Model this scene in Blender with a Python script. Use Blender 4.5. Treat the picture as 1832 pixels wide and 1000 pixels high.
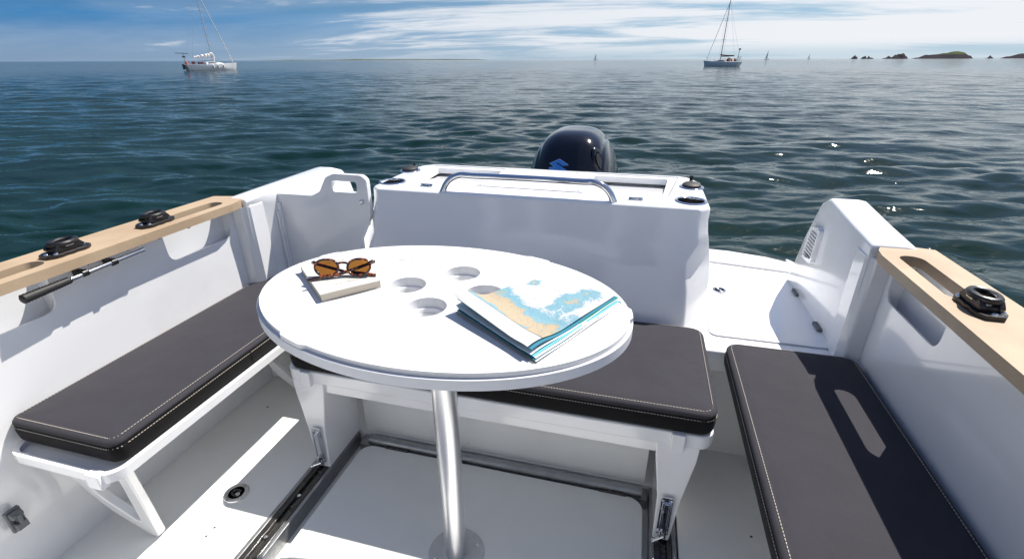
import bpy, bmesh, math, random
import numpy as np
from mathutils import Vector, Matrix
from mathutils.geometry import tessellate_polygon
R_ = math.radians
random.seed(4)
for o in list(bpy.data.objects): bpy.data.objects.remove(o)
S = bpy.context.scene
C = S.collection

# ------------------------------------------------------------------ camera, sky, sun, exposure
cam = bpy.data.objects.new('camera', bpy.data.cameras.new('camera')); C.objects.link(cam); S.camera = cam
cam.data.sensor_width = 36; cam.data.lens = 36*864/1832
cam.data.clip_start = .02; cam.data.clip_end = 60000
def cam_matrix(pitch, yaw, roll, h):
    p, w, r = R_(pitch), R_(yaw), R_(roll)
    f = Vector((-math.sin(w)*math.cos(p), math.cos(w)*math.cos(p), -math.sin(p)))
    r0 = Vector((math.cos(w), math.sin(w), 0)); u0 = r0.cross(f)
    rt = math.cos(r)*r0 - math.sin(r)*u0; up = rt.cross(f)
    m = Matrix((rt, up, -f)).transposed().to_4x4(); m.translation = (0, 0, h); return m
cam.matrix_world = cam_matrix(24.45, 14.7, .22, 1.25)

SUN = Vector((.38, .50, 1)).normalized()
SEL = math.asin(SUN.z); SAZ = math.atan2(SUN.x, SUN.y)
sl = bpy.data.objects.new('sun', bpy.data.lights.new('sun', 'SUN')); C.objects.link(sl)
sl.data.energy = 4.5; sl.data.angle = R_(.5); sl.data.color = (1, .95, .88)
sl.rotation_euler = SUN.to_track_quat('Z', 'Y').to_euler()

S.view_settings.view_transform = 'Standard'; S.view_settings.look = 'None'
S.view_settings.gamma = 1; S.view_settings.exposure = .68
S.render.engine = 'CYCLES'

class NT:
    def __init__(s, tree): s.t = tree; s.n = tree.nodes; s.l = tree.links
    def new(s, ty, **k):
        n = s.n.new(ty)
        for a, b in k.items(): setattr(n, a, b)
        return n
    def put(s, sock, v):
        if isinstance(v, bpy.types.NodeSocket): s.l.new(v, sock)
        elif v is not None: sock.default_value = v
    def math(s, op, a, b=None, c=None, clamp=False):
        n = s.new('ShaderNodeMath', operation=op, use_clamp=clamp)
        s.put(n.inputs[0], a); s.put(n.inputs[1], b); s.put(n.inputs[2], c); return n.outputs[0]
    def mix(s, f, a, b, blend='MIX'):
        n = s.new('ShaderNodeMix', data_type='RGBA', blend_type=blend)
        s.put(n.inputs[0], f); s.put(n.inputs[6], a); s.put(n.inputs[7], b); return n.outputs[2]
    def ramp(s, f, pts, interp='LINEAR'):
        n = s.new('ShaderNodeValToRGB'); cr = n.color_ramp; cr.interpolation = interp
        while len(cr.elements) < len(pts): cr.elements.new(.5)
        for e, (p, c) in zip(cr.elements, pts):
            e.position = p; e.color = c if hasattr(c, '__len__') else (c, c, c, 1)
        s.put(n.inputs[0], f); return n.outputs[0]
    def noise(s, vec, scale, detail=4, rough=.5, dist=0., dim='3D'):
        n = s.new('ShaderNodeTexNoise', noise_dimensions=dim); s.put(n.inputs['Vector'], vec)
        n.inputs['Scale'].default_value = scale; n.inputs['Detail'].default_value = detail
        n.inputs['Roughness'].default_value = rough; n.inputs['Distortion'].default_value = dist
        return n.outputs['Fac']
    def maprange(s, v, a, b, c=0., d=1., smooth=True):
        n = s.new('ShaderNodeMapRange', interpolation_type='SMOOTHSTEP' if smooth else 'LINEAR')
        for i, x in enumerate((v, a, b, c, d)): s.put(n.inputs[i], x)
        return n.outputs[0]
    def comb(s, x, y, z):
        n = s.new('ShaderNodeCombineXYZ')
        for i, v in enumerate((x, y, z)): s.put(n.inputs[i], v)
        return n.outputs[0]
    def sep(s, v):
        n = s.new('ShaderNodeSeparateXYZ'); s.put(n.inputs[0], v); return n.outputs

def srgb(r, g, b):
    f = lambda c: (c/255/12.92 if c/255 <= .04045 else ((c/255+.055)/1.055)**2.4)
    return (f(r), f(g), f(b), 1)

world = bpy.data.worlds.new('World'); S.world = world; world.use_nodes = True
W = NT(world.node_tree); W.n.clear()
out = W.new('ShaderNodeOutputWorld'); bg = W.new('ShaderNodeBackground'); W.l.new(bg.outputs[0], out.inputs[0])
STR = .1; bg.inputs[1].default_value = STR
sky = W.new('ShaderNodeTexSky', sky_type='NISHITA'); sky.sun_disc = False
sky.sun_elevation = SEL; sky.sun_rotation = SAZ; sky.air_density = 1.0; sky.dust_density = .6; sky.ozone_density = 2.0
tc = W.new('ShaderNodeTexCoord'); d = tc.outputs['Generated']
dx, dy, dz = W.sep(d)[:3]
GAIN = 1/(STR*2**S.view_settings.exposure)
def wc(r, g, b):
    c = srgb(r, g, b); return (c[0]*GAIN, c[1]*GAIN, c[2]*GAIN, 1)
az = W.math('ARCTAN2', dx, dy)                       # 0 = straight aft, + = to the right
right = W.maprange(az, R_(-62), R_(22))              # 0 on the left, 1 on the right
el = W.math('MAXIMUM', dz, 0.)
lo = W.ramp(W.math('MULTIPLY', el, 2.2), [(0, wc(132,158,186)), (.06, wc(112,148,186)), (.14, wc(62,130,186)), (.35, wc(46,84,108)), (1, wc(40,66,82))])
hi = W.ramp(W.math('MULTIPLY', el, 2.2), [(0, wc(190,211,224)), (.1, wc(176,206,226)), (.22, wc(150,192,222)), (.5, wc(92,142,186)), (1, wc(58,106,160))])
band = W.mix(right, lo, hi)
dim = W.mix(1., sky.outputs[0], (.56, .61, .72, 1), 'MULTIPLY')
base = W.mix(W.maprange(dz, .16, .5), band, dim)
# cirrus on a flat layer overhead: the horizon compresses it by itself
inv = W.math('DIVIDE', 1., W.math('ADD', el, .085))
cp = W.comb(W.math('MULTIPLY', dx, inv), W.math('MULTIPLY', dy, inv), 0.)
mp = W.new('ShaderNodeMapping'); W.put(mp.inputs[0], cp); mp.inputs['Rotation'].default_value = (0, 0, R_(-14)); mp.inputs['Scale'].default_value = (.38, .8, 1)
n1 = W.noise(mp.outputs[0], .55, 7, .6, .6)
n2 = W.noise(mp.outputs[0], 2.1, 8, .62, .4)
cov = W.math('ADD', n1, W.math('MULTIPLY', W.math('SUBTRACT', n2, .5), .30))
thr = W.maprange(az, R_(-58), R_(-4), .60, .35)
cm = W.maprange(cov, thr, W.math('ADD', thr, .17))
veil = W.math('MULTIPLY', W.maprange(n1, .34, .7), W.maprange(az, R_(-50), R_(15), .18, .5))
cm = W.math('MULTIPLY', W.math('MAXIMUM', cm, veil), W.maprange(dz, .004, .03, .25, .92))
cm = W.math('MULTIPLY', cm, W.maprange(dz, .16, .45, 1., .12))
ccol = W.mix(right, wc(222,229,238), wc(244,246,250))
skycol = W.mix(cm, base, ccol)
# below the horizon: dim sea colour (seen only in bounces)
skycol = W.mix(W.maprange(dz, -.02, .0), wc(60,84,96), skycol)
W.l.new(skycol, bg.inputs[0])

# ------------------------------------------------------------------ materials
def mat(name, col, rough=.5, metal=0., coat=0., spec=None, bump=None, bstr=.1, bdist=.001, var=None, **kw):
    m = bpy.data.materials.new(name); m.use_nodes = True; t = NT(m.node_tree)
    b = t.n['Principled BSDF']; geo = t.new('ShaderNodeTexCoord').outputs['Object']
    b.inputs['Base Color'].default_value = tuple(col)[:3]+(1,)
    b.inputs['Roughness'].default_value = rough; b.inputs['Metallic'].default_value = metal
    b.inputs['Coat Weight'].default_value = coat; b.inputs['Coat Roughness'].default_value = .05
    if spec is not None: b.inputs['Specular IOR Level'].default_value = spec
    if var:                                   # (scale, amount): soft natural mottling / wear
        f = t.noise(geo, var[0], 6, .65)
        c2 = tuple(x*(1-var[1]) for x in col[:3])+(1,)
        t.l.new(t.mix(t.maprange(f, .35, .7), tuple(col)[:3]+(1,), c2), b.inputs['Base Color'])
        t.l.new(t.maprange(t.noise(geo, var[0]*2.3, 5), .3, .75, rough*.8, min(1, rough*1.35)), b.inputs['Roughness'])
    if bump:
        bn = t.new('ShaderNodeBump'); bn.inputs['Strength'].default_value = bstr; bn.inputs['Distance'].default_value = bdist
        t.l.new(t.noise(geo, bump, 3, .6), bn.inputs['Height']); t.l.new(bn.outputs[0], b.inputs['Normal'])
    return m
M = {}
def gelcoat(name, col, rough, specks):
    m = mat(name, col, rough, coat=.6 if rough < .3 else 0); t = NT(m.node_tree); b = t.n['Principled BSDF']
    geo = t.new('ShaderNodeTexCoord').outputs['Object']
    f = t.noise(geo, 3.1, 6, .6); c = t.mix(t.maprange(f, .45, .75), tuple(col)+(1,), tuple(x*.93 for x in col)+(1,))
    wm = t.math('MULTIPLY', t.maprange(t.noise(geo, 22, 9, .78, 2.0), .60, .72), t.maprange(t.noise(geo, 2.2, 3), .45, .65)); c = t.mix(t.math('MULTIPLY', wm, .16), c, (.50, .50, .47, 1))
    if specks:                                # small specks and scuffs of dirt on the floor
        v = t.new('ShaderNodeTexVoronoi'); t.put(v.inputs['Vector'], geo); v.inputs['Scale'].default_value = 9
        sp = t.math('LESS_THAN', v.outputs['Distance'], .022)
        sp = t.math('MULTIPLY', sp, t.math('GREATER_THAN', t.noise(geo, 5, 2), .56))
        c = t.mix(t.math('MULTIPLY', sp, .75), c, (.16, .14, .12, 1))
        sm = t.maprange(t.noise(geo, 14, 8, .75, 1.5), .62, .74); c = t.mix(t.math('MULTIPLY', sm, .30), c, (.42, .42, .38, 1))
    t.l.new(c, b.inputs['Base Color'])
    bn = t.new('ShaderNodeBump'); bn.inputs['Strength'].default_value = .12; bn.inputs['Distance'].default_value = .004
    t.l.new(t.noise(geo, 5, 2), bn.inputs['Height']); t.l.new(bn.outputs[0], b.inputs['Normal'])
    return m
M['gel'] = gelcoat('white_gelcoat', (.85, .855, .86), .16, False)
M['floor'] = gelcoat('floor_gelcoat', (.85, .855, .83), .30, True)
M['hatch'] = gelcoat('hatch_textured', (.76, .77, .755), .5, True)
M['cabin'] = gelcoat('cabin_gelcoat', (.55, .58, .62), .2, False)
M['hull'] = gelcoat('hull_gelcoat', (.78, .79, .80), .2, False)
M['hdpe'] = mat('white_table_board', (.76, .76, .76), .42, var=(6, .07), bump=350, bstr=.08, bdist=.0005)
M['rim'] = mat('table_rim_grey', (.66, .67, .70), .4, bump=350, bstr=.1, bdist=.0005)
M['alu'] = mat('brushed_aluminium', (.80, .80, .81), .32, metal=1.)
M['track'] = mat('black_track', (.03, .028, .027), .22, coat=.5, var=(20, .3))
M['alug'] = mat('grey_anodised', (.34, .35, .36), .4, metal=.8, var=(30, .15))
M['steel'] = mat('polished_steel', (.72, .73, .75), .07, metal=1.)
M['black'] = mat('black_plastic', (.012, .012, .013), .35, var=(60, .3), bump=400, bstr=.15)
M['rubber'] = mat('black_rubber', (.018, .018, .018), .6, bump=250, bstr=.4)
M['thread'] = mat('pale_thread', (.52, .47, .40), .8)
M['seam'] = mat('dark_seam', (.10, .10, .10), .7)
M['cupdark'] = mat('dark_steel_cup', (.16, .14, .12), .3, metal=.9, var=(60, .4))
M['grey'] = mat('grey_plastic', (.12, .13, .14), .45)

m = mat('charcoal_cushion_fabric', (.062, .055, .060), .8); m.node_tree.nodes['Principled BSDF'].inputs['Specular IOR Level'].default_value = .12; M['fabric'] = m; t = NT(m.node_tree); b = t.n['Principled BSDF']
geo = t.new('ShaderNodeTexCoord').outputs['Object']
f = t.noise(geo, 900, 2, .6); g = t.noise(geo, 9, 5, .6)
c = t.mix(f, (.024, .0235, .028, 1), (.056, .0545, .064, 1)); c = t.mix(t.maprange(g, .35, .75, 0., .28), c, (.026, .025, .030, 1))
t.l.new(c, b.inputs['Base Color'])
bn = t.new('ShaderNodeBump'); bn.inputs['Strength'].default_value = .35; bn.inputs['Distance'].default_value = .0008
h = t.math('ADD', t.noise(geo, 700, 2), t.math('MULTIPLY', t.noise(geo, 9, 3), 16.)); t.l.new(h, bn.inputs['Height']); t.l.new(bn.outputs[0], b.inputs['Normal'])
b.inputs['Sheen Weight'].default_value = .06; b.inputs['Sheen Roughness'].default_value = .5
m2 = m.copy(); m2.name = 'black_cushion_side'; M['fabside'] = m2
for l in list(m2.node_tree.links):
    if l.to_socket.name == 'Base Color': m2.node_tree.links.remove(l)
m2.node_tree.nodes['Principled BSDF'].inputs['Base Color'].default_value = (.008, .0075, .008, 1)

m = mat('tan_gunwale_board', (.60, .42, .235), .55); M['wood'] = m; t = NT(m.node_tree); b = t.n['Principled BSDF']
geo = t.new('ShaderNodeTexCoord').outputs['Object']
c = t.mix(t.noise(geo, 450, 2, .7), (.37, .27, .17, 1), (.52, .40, .27, 1)); c = t.mix(t.maprange(t.noise(geo, 7, 6), .4, .7, 0., .8), c, (.37, .265, .17, 1))
t.l.new(c, b.inputs['Base Color'])
bn = t.new('ShaderNodeBump'); bn.inputs['Strength'].default_value = .3; bn.inputs['Distance'].default_value = .0006
t.l.new(t.noise(geo, 500, 2), bn.inputs['Height']); t.l.new(bn.outputs[0], b.inputs['Normal'])

m = mat('navy_black_engine_paint', (.002, .003, .007), .10, coat=.35, spec=.4); M['cowl'] = m
M['emblem'] = mat('blue_metal_emblem', (.07, .28, .70), .22, metal=.7, coat=.6)
M['chrome_edge'] = mat('chrome_edge', (.75, .78, .82), .12, metal=1.)

# ------------------------------------------------------------------ mesh helpers
class G:
    """collects shapes; build() links them as one mesh object"""
    def __init__(s): s.v = []; s.f = []; s.m = []; s.mats = []; s.k = 0
    def use(s, mt):
        if mt not in s.mats: s.mats.append(mt)
        s.k = s.mats.index(mt); return s
    def add(s, vs, fs):
        n = len(s.v); s.v += [tuple(v) for v in vs]
        for f in fs: s.f.append(tuple(i+n for i in f)); s.m.append(s.k)
        return s
    def box(s, x0, x1, y0, y1, z0, z1, rot=None, piv=None):
        vs = [Vector((x, y, z)) for z in (z0, z1) for y in (y0, y1) for x in (x0, x1)]
        if rot:
            piv = Vector(piv); vs = [rot @ (v-piv) + piv for v in vs]
        return s.add(vs, [(0,2,3,1), (4,5,7,6), (0,1,5,4), (1,3,7,5), (3,2,6,7), (2,0,4,6)])
    def prism(s, loop, a, b, axis='z', holes=(), tf=None):
        """2-D outline (with holes) between a and b along the axis"""
        loops = [list(loop)] + [list(h) for h in holes]
        def ar(p): return sum(p[i][0]*p[(i+1) % len(p)][1]-p[(i+1) % len(p)][0]*p[i][1] for i in range(len(p)))
        if ar(loops[0]) < 0: loops[0].reverse()
        for h in loops[1:]:
            if ar(h) > 0: h.reverse()
        flat = [p for l in loops for p in l]; n = len(flat)
        tris = tessellate_polygon([[Vector((p[0], p[1], 0)) for p in l] for l in loops])
        P = {'z': lambda u, v, w: (u, v, w), 'x': lambda u, v, w: (w, u, v), 'y': lambda u, v, w: (u, w, v)}[axis]
        if tf: P = tf
        vs = [P(p[0], p[1], a) for p in flat] + [P(p[0], p[1], b) for p in flat]
        if not holes:
            fs = [tuple(reversed(range(n))), tuple(range(n, 2*n))]
        else:
            fs = []
            for t3 in tris:
                p = [flat[i] for i in t3]; cr = (p[1][0]-p[0][0])*(p[2][1]-p[0][1])-(p[2][0]-p[0][0])*(p[1][1]-p[0][1])
                if cr < 0: t3 = tuple(reversed(t3))
                fs += [tuple(reversed(t3)), tuple(i+n for i in t3)]
        o = 0
        for l in loops:
            k = len(l)
            for i in range(k):
                j = (i+1) % k; fs.append((o+i, o+j, n+o+j, n+o+i))
            o += k
        if axis == 'y': fs = [tuple(reversed(f)) for f in fs]
        return s.add(vs, fs)
    def capholes(s, outer, holes, z, depth):
        loops = [list(outer)]+[list(h) for h in holes]; flat = [p for l in loops for p in l]
        tr = tessellate_polygon([[Vector((p[0], p[1], 0)) for p in l] for l in loops])
        s.add([(p[0], p[1], z) for p in flat], [tuple(t3) for t3 in tr])
        for l in loops[1:]:
            n = len(l); s.add([(p[0], p[1], z) for p in l]+[(p[0], p[1], z-depth) for p in l], [(i, (i+1) % n, n+(i+1) % n, n+i) for i in range(n)])
        return s
    def tube(s, pts, r, seg=14, cap=True, closed=False):
        pts = [Vector(p) for p in pts]; n = len(pts); rs = r if hasattr(r, '__len__') else [r]*n
        vs = []; up = None
        for i, p in enumerate(pts):
            a = pts[i-1] if (i > 0 or closed) else p; b2 = pts[(i+1) % n] if (i < n-1 or closed) else p
            t = (b2-a).normalized()
            if up is None: up = Vector((0, 0, 1)) if abs(t.z) < .9 else Vector((1, 0, 0))
            u = (up - up.dot(t)*t).normalized(); w = t.cross(u); up = u
            vs += [p + rs[i]*(math.cos(2*math.pi*k/seg)*u + math.sin(2*math.pi*k/seg)*w) for k in range(seg)]
        fs = []
        for i in range(n if closed else n-1):
            j = (i+1) % n
            fs += [(i*seg+k, i*seg+(k+1) % seg, j*seg+(k+1) % seg, j*seg+k) for k in range(seg)]
        if cap and not closed: fs += [tuple(reversed(range(seg))), tuple(range((n-1)*seg, n*seg))]
        return s.add(vs, fs)
    def lathe(s, prof, c, seg=40, ax=(0, 0, 1), sx=1., sy=1., open_end=False):
        c = Vector(c); q = Vector(ax).to_track_quat('Z', 'Y') if tuple(ax) != (0, 0, 1) else None
        vs = []
        for r, z in prof:
            for k in range(seg):
                p = Vector((sx*r*math.cos(2*math.pi*k/seg), sy*r*math.sin(2*math.pi*k/seg), z))
                vs.append(c + (q @ p if q else p))
        fs = []
        for i in range(len(prof)-1):
            fs += [(i*seg+k, i*seg+(k+1) % seg, (i+1)*seg+(k+1) % seg, (i+1)*seg+k) for k in range(seg)]
        if prof[0][0] > 1e-5 and not open_end: fs.append(tuple(reversed(range(seg))))
        if prof[-1][0] > 1e-5 and not open_end: fs.append(tuple(range((len(prof)-1)*seg, len(prof)*seg)))
        return s.add(vs, fs)
    def loft(s, rings, cap=True, closed=True):
        n = len(rings[0]); vs = [p for r in rings for p in r]; fs = []
        for i in range(len(rings)-1):
            for k in range(n if closed else n-1):
                fs.append((i*n+k, i*n+(k+1) % n, (i+1)*n+(k+1) % n, (i+1)*n+k))
        if cap and closed: fs += [tuple(reversed(range(n))), tuple(range((len(rings)-1)*n, len(rings)*n))]
        return s.add(vs, fs)
    def build(s, name, mt=None, parent=None, bevel=0., seg=3, smooth=35, fix=True):
        me = bpy.data.meshes.new(name); me.from_pydata(s.v, [], s.f); 
        ms = s.mats or [mt]
        for x in ms: me.materials.append(x)
        if s.mats:
            for p, k in zip(me.polygons, s.m): p.material_index = k
        bm = bmesh.new(); bm.from_mesh(me); bmesh.ops.remove_doubles(bm, verts=bm.verts, dist=1e-6)
        if fix: bmesh.ops.recalc_face_normals(bm, faces=bm.faces)
        bm.to_mesh(me); bm.free()
        o = bpy.data.objects.new(name, me); C.objects.link(o)
        for p in me.polygons: p.use_smooth = True
        if bevel:
            md = o.modifiers.new('bevel', 'BEVEL'); md.width = bevel; md.segments = seg; md.limit_method = 'ANGLE'; md.angle_limit = R_(38)
            md.use_clamp_overlap = True; md.harden_normals = True
        me.set_sharp_from_angle(angle=R_(smooth))
        if parent: o.parent = parent; o.matrix_parent_inverse = parent.matrix_world.inverted()
        return o

def tag(o, label, cat, group=None, kind=None):
    if label: o['label'] = label
    if cat: o['category'] = cat
    if group: o['group'] = group
    if kind: o['kind'] = kind
    return o
def thing(name, label, cat, loc, group=None):
    o = bpy.data.objects.new(name, None); C.objects.link(o); o.location = loc; o.empty_display_size = .1
    bpy.context.view_layer.update(); o.matrix_world.translation = loc
    return tag(o, label, cat, group)
def copy_tree(o, parent=None):
    c = o.copy(); C.objects.link(c); c.parent = parent
    for ch in [x for x in bpy.data.objects if x.parent == o]: copy_tree(ch, c)
    return c
def rrect(x0, x1, y0, y1, r, n=6):
    pts = []
    for cx, cy, a0 in ((x1-r, y1-r, 0), (x0+r, y1-r, 90), (x0+r, y0+r, 180), (x1-r, y0+r, 270)):
        for k in range(n+1):
            a = R_(a0+90*k/n); pts.append((cx+r*math.cos(a), cy+r*math.sin(a)))
    return pts
def roundpoly(pts, rad, n=5):
    """round every corner of a polygon (rad: one number or one per corner)"""
    out = []; N = len(pts)
    for i, p in enumerate(pts):
        r = rad[i] if hasattr(rad, '__len__') else rad
        p = Vector(p); a = Vector(pts[i-1])-p; b2 = Vector(pts[(i+1) % N])-p
        if r <= 0: out.append(tuple(p)); continue
        ang = a.angle(b2); d_ = min(r/math.tan(ang/2), a.length*.49, b2.length*.49)
        A = p+a.normalized()*d_; B2 = p+b2.normalized()*d_
        for k in range(n+1):
            u = k/n; out.append(tuple((1-u)**2*A + 2*u*(1-u)*p + u*u*B2))
    return out
def circ(cx, cy, r, n=40, ry=None): return [(cx+r*math.cos(2*math.pi*k/n), cy+(ry or r)*math.sin(2*math.pi*k/n)) for k in range(n)]

XC = -.38            # centre line of the boat; the deck sole is z = 0; +Y is aft
WL = -.42            # water level

# ------------------------------------------------------------------ sea
def build_sea():
    rng = np.random.default_rng(11)
    NR, NA = 880, 1250
    rad = 1.9*np.exp(np.linspace(0, math.log(900/1.9), NR))
    ang = np.radians(np.linspace(-98, 72, NA)); 
    RR, AA = np.meshgrid(rad, ang, indexing='ij'); X = RR*np.sin(AA); Y = RR*np.cos(AA)
    cell = RR*math.log(900/1.9)/NR
    Z = np.zeros_like(X)
    lam = np.exp(rng.uniform(math.log(.20), math.log(4.2), 96)); lam.sort()
    main = R_(-12)
    # slow patches: gusts that roughen some areas more than others
    gust = 1+.30*np.sin(X*.11+Y*.07+1.3)*np.sin(Y*.13-X*.05)+.22*np.sin(X*.45+Y*.31)*np.sin(Y*.38-X*.27+2)
    for L in lam:
        k = 2*math.pi/L; th = main+rng.normal(0, .37)+(math.pi if rng.random() < .3 else 0)
        slope = .0255*(1.15 if L < .7 else 1.0)*(1 if L < 1.6 else .55)
        a = slope/k*rng.uniform(.5, 1.4)
        fade = np.clip((L/cell-3.2)/3., 0, 1)
        ph = k*(X*math.sin(th)+Y*math.cos(th))+rng.uniform(0, 6.28)
        w_ = np.sin(ph)+.22*np.sin(2*ph+math.pi/2)
        Z += a*w_*fade*(gust if L < 2.5 else 1)
    V = np.stack([X, Y, Z+WL], -1).reshape(-1, 3)
    ii = np.arange((NR-1)*(NA-1)); r_ = ii//(NA-1); c_ = ii % (NA-1); q = r_*NA+c_
    F = np.stack([q, q+NA, q+NA+1, q+1], -1)
    # the rest of the sea: behind the boat, underneath it and out to the horizon
    ex = []; ef = []; n0 = len(V)
    far = [900, 3000, 30000]; M2 = 120
    aa = np.radians(np.linspace(0, 360, M2, endpoint=False))
    for R2 in far:
        for a in aa: ex.append((R2*math.sin(a), R2*math.cos(a), WL-(.003 if R2 == 900 else 0)))
    for i in range(len(far)-1):
        for j in range(M2): ef.append((n0+i*M2+j, n0+(i+1)*M2+j, n0+(i+1)*M2+(j+1) % M2, n0+i*M2+(j+1) % M2))
    b0 = n0+len(ex); rr = [0.01, 1.9, 20, 900.5]; ab = np.radians(np.linspace(72, 262, 60))
    for R2 in rr:
        for a in ab: ex.append((R2*math.sin(a), R2*math.cos(a), WL))
    for i in range(3):
        for j in range(59): ef.append((b0+i*60+j, b0+(i+1)*60+j, b0+(i+1)*60+j+1, b0+i*60+j+1))
    V = np.concatenate([V, np.array(ex)]); F = np.concatenate([F, np.array(ef)])
    me = bpy.data.meshes.new('sea'); me.vertices.add(len(V)); me.vertices.foreach_set('co', V.astype(np.float32).ravel())
    me.loops.add(len(F)*4); me.loops.foreach_set('vertex_index', F.astype(np.int32).ravel())
    me.polygons.add(len(F)); me.polygons.foreach_set('loop_start', np.arange(0, len(F)*4, 4, dtype=np.int32))
    me.update(calc_edges=True); me.polygons.foreach_set('use_smooth', np.ones(len(F), dtype=bool))
    me.update()
    m = bpy.data.materials.new('sea_water'); m.use_nodes = True; t = NT(m.node_tree); b = t.n['Principled BSDF']
    pos = t.new('ShaderNodeNewGeometry').outputs['Position']
    b.inputs['Base Color'].default_value = (.0024, .0155, .0098, 1); b.inputs['IOR'].default_value = 1.333
    b.inputs['Roughness'].default_value = .06
    px, py, pz = t.sep(pos)[:3]
    dist = t.math('POWER', t.math('ADD', t.math('MULTIPLY', px, px), t.math('MULTIPLY', py, py)), .5)
    mp = t.new('ShaderNodeMapping'); t.put(mp.inputs[0], pos); mp.inputs['Rotation'].default_value = (0, 0, R_(-12)); mp.inputs['Scale'].default_value = (.42, 1, 1)
    fine = t.noise(mp.outputs[0], 7, 3, .55, .4)
    mid = t.noise(mp.outputs[0], 1.5, 4, .55, .5)
    big = t.noise(mp.outputs[0], .33, 4, .55, .3)
    hgt = t.math('MULTIPLY', fine, .014)
    hgt = t.math('ADD', hgt, t.math('MULTIPLY', t.noise(mp.outputs[0], 3.6, 3, .5, .5), t.maprange(dist, 6, 26, .006, .05)))
    hgt = t.math('ADD', hgt, t.math('MULTIPLY', mid, t.maprange(dist, 14, 60, 0., .17)))
    hgt = t.math('ADD', hgt, t.math('MULTIPLY', big, t.maprange(dist, 60, 260, 0., .32)))
    bn = t.new('ShaderNodeBump'); bn.inputs['Strength'].default_value = 1.; bn.inputs['Distance'].default_value = 1.
    t.l.new(hgt, bn.inputs['Height']); t.l.new(bn.outputs[0], b.inputs['Normal'])
    me.materials.append(m)
    o = bpy.data.objects.new('sea', me); C.objects.link(o); o['kind'] = 'structure'
    return o
build_sea()

# ------------------------------------------------------------------ islands on the horizon
m = mat('island_rock_and_grass', (.05, .05, .05), 1., spec=0.); t = NT(m.node_tree); b = t.n['Principled BSDF']
geo = t.new('ShaderNodeTexCoord').outputs['Object']; nz = t.sep(t.new('ShaderNodeNewGeometry').outputs['Normal'])[2]; pz_ = t.sep(geo)[2]
rock = t.mix(t.noise(geo, .08, 6, .7), (.018, .017, .022, 1), (.06, .055, .06, 1))
grass = t.mix(t.noise(geo, .03, 5), (.045, .065, .028, 1), (.09, .10, .05, 1))
gf = t.math('MULTIPLY', t.maprange(pz_, 7, 12), t.maprange(nz, .45, .75)); t.l.new(t.mix(gf, rock, grass), b.inputs['Base Color'])
M['isle'] = m
M['lowisle'] = mat('far_low_shore', (.13, .15, .13), 1., spec=0., var=(.01, .4))
def island(name, u0, u1, dist, prof, depth, mt, label, jag=.15, seed=1):
    """ridge between bearings u0..u1 (x/y), heights from prof [(t, h)]; real footprint of the given depth"""
    rng = random.Random(seed); n = 160; rows = 13; g = G(); rings = []
    ph = [rng.uniform(0, 6.28) for _ in range(12)]
    for i in range(n+1):
        tt = i/n; u = u0+(u1-u0)*tt; h = 0
        for (a, ha), (b2, hb) in zip(prof, prof[1:]):
            if a <= tt <= b2:
                w_ = (tt-a)/(b2-a); h = ha+(hb-ha)*(w_*w_*(3-2*w_))
        ring = []
        for j in range(rows):
            s_ = j/(rows-1)*2-1; y = dist+s_*depth*.5; fall = max(0, 1-abs(s_)**2.6)
            nn = sum(math.sin(ph[k]+(tt*(7+9*k))+s_*(2+k))/(1+.5*k) for k in range(8))*jag
            ring.append((u*y, y, WL-.5+max(0, .78*h*fall*(1+nn))))
        rings.append(ring)
    g.loft(rings, closed=False, cap=False)
    o = g.build(name, mt, smooth=60, fix=False); tag(o, None, None, kind='structure'); return o
island('island', .3205, .3345, 1500, [(0,0),(.2,1),(.45,8),(.62,10),(.8,6),(1,0)], 60, M['isle'], '', .28, 1)
island('island', .337, .3585, 1520, [(0,0),(.2,5),(.34,8),(.44,3),(.58,7),(.72,4),(.85,3),(1,0)], 60, M['isle'], '', .30, 2)
island('island', .366, .407, 1540, [(0,0),(.18,3),(.3,8),(.38,6),(.52,14),(.66,12),(.78,15),(.9,7),(1,0)], 90, M['isle'], '', .16, 3)
island('island', .408, .497, 1600, [(0,0),(.12,4),(.25,12),(.42,14),(.55,18),(.66,23),(.8,19),(.92,9),(1,0)], 260, M['isle'], '', .04, 4)
island('island', .508, .526, 1560, [(0,0),(.3,2),(.5,7),(.65,3),(1,0)], 50, M['isle'], '', .25, 5)
island('island', .528, .68, 1650, [(0,0),(.08,7),(.2,14),(.4,24),(.8,26),(1,0)], 300, M['isle'], '', .05, 6)
island('island', -.86, -.30, 3600, [(0,0),(.08,4),(.2,9),(.35,8),(.5,14),(.62,11),(.8,9),(.93,7),(1,0)], 500, M['lowisle'], '', .12, 7)
island('island', -1.02, -.97, 3600, [(0,0),(.4,5),(.6,6),(1,0)], 300, M['lowisle'], '', .2, 8)

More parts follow.
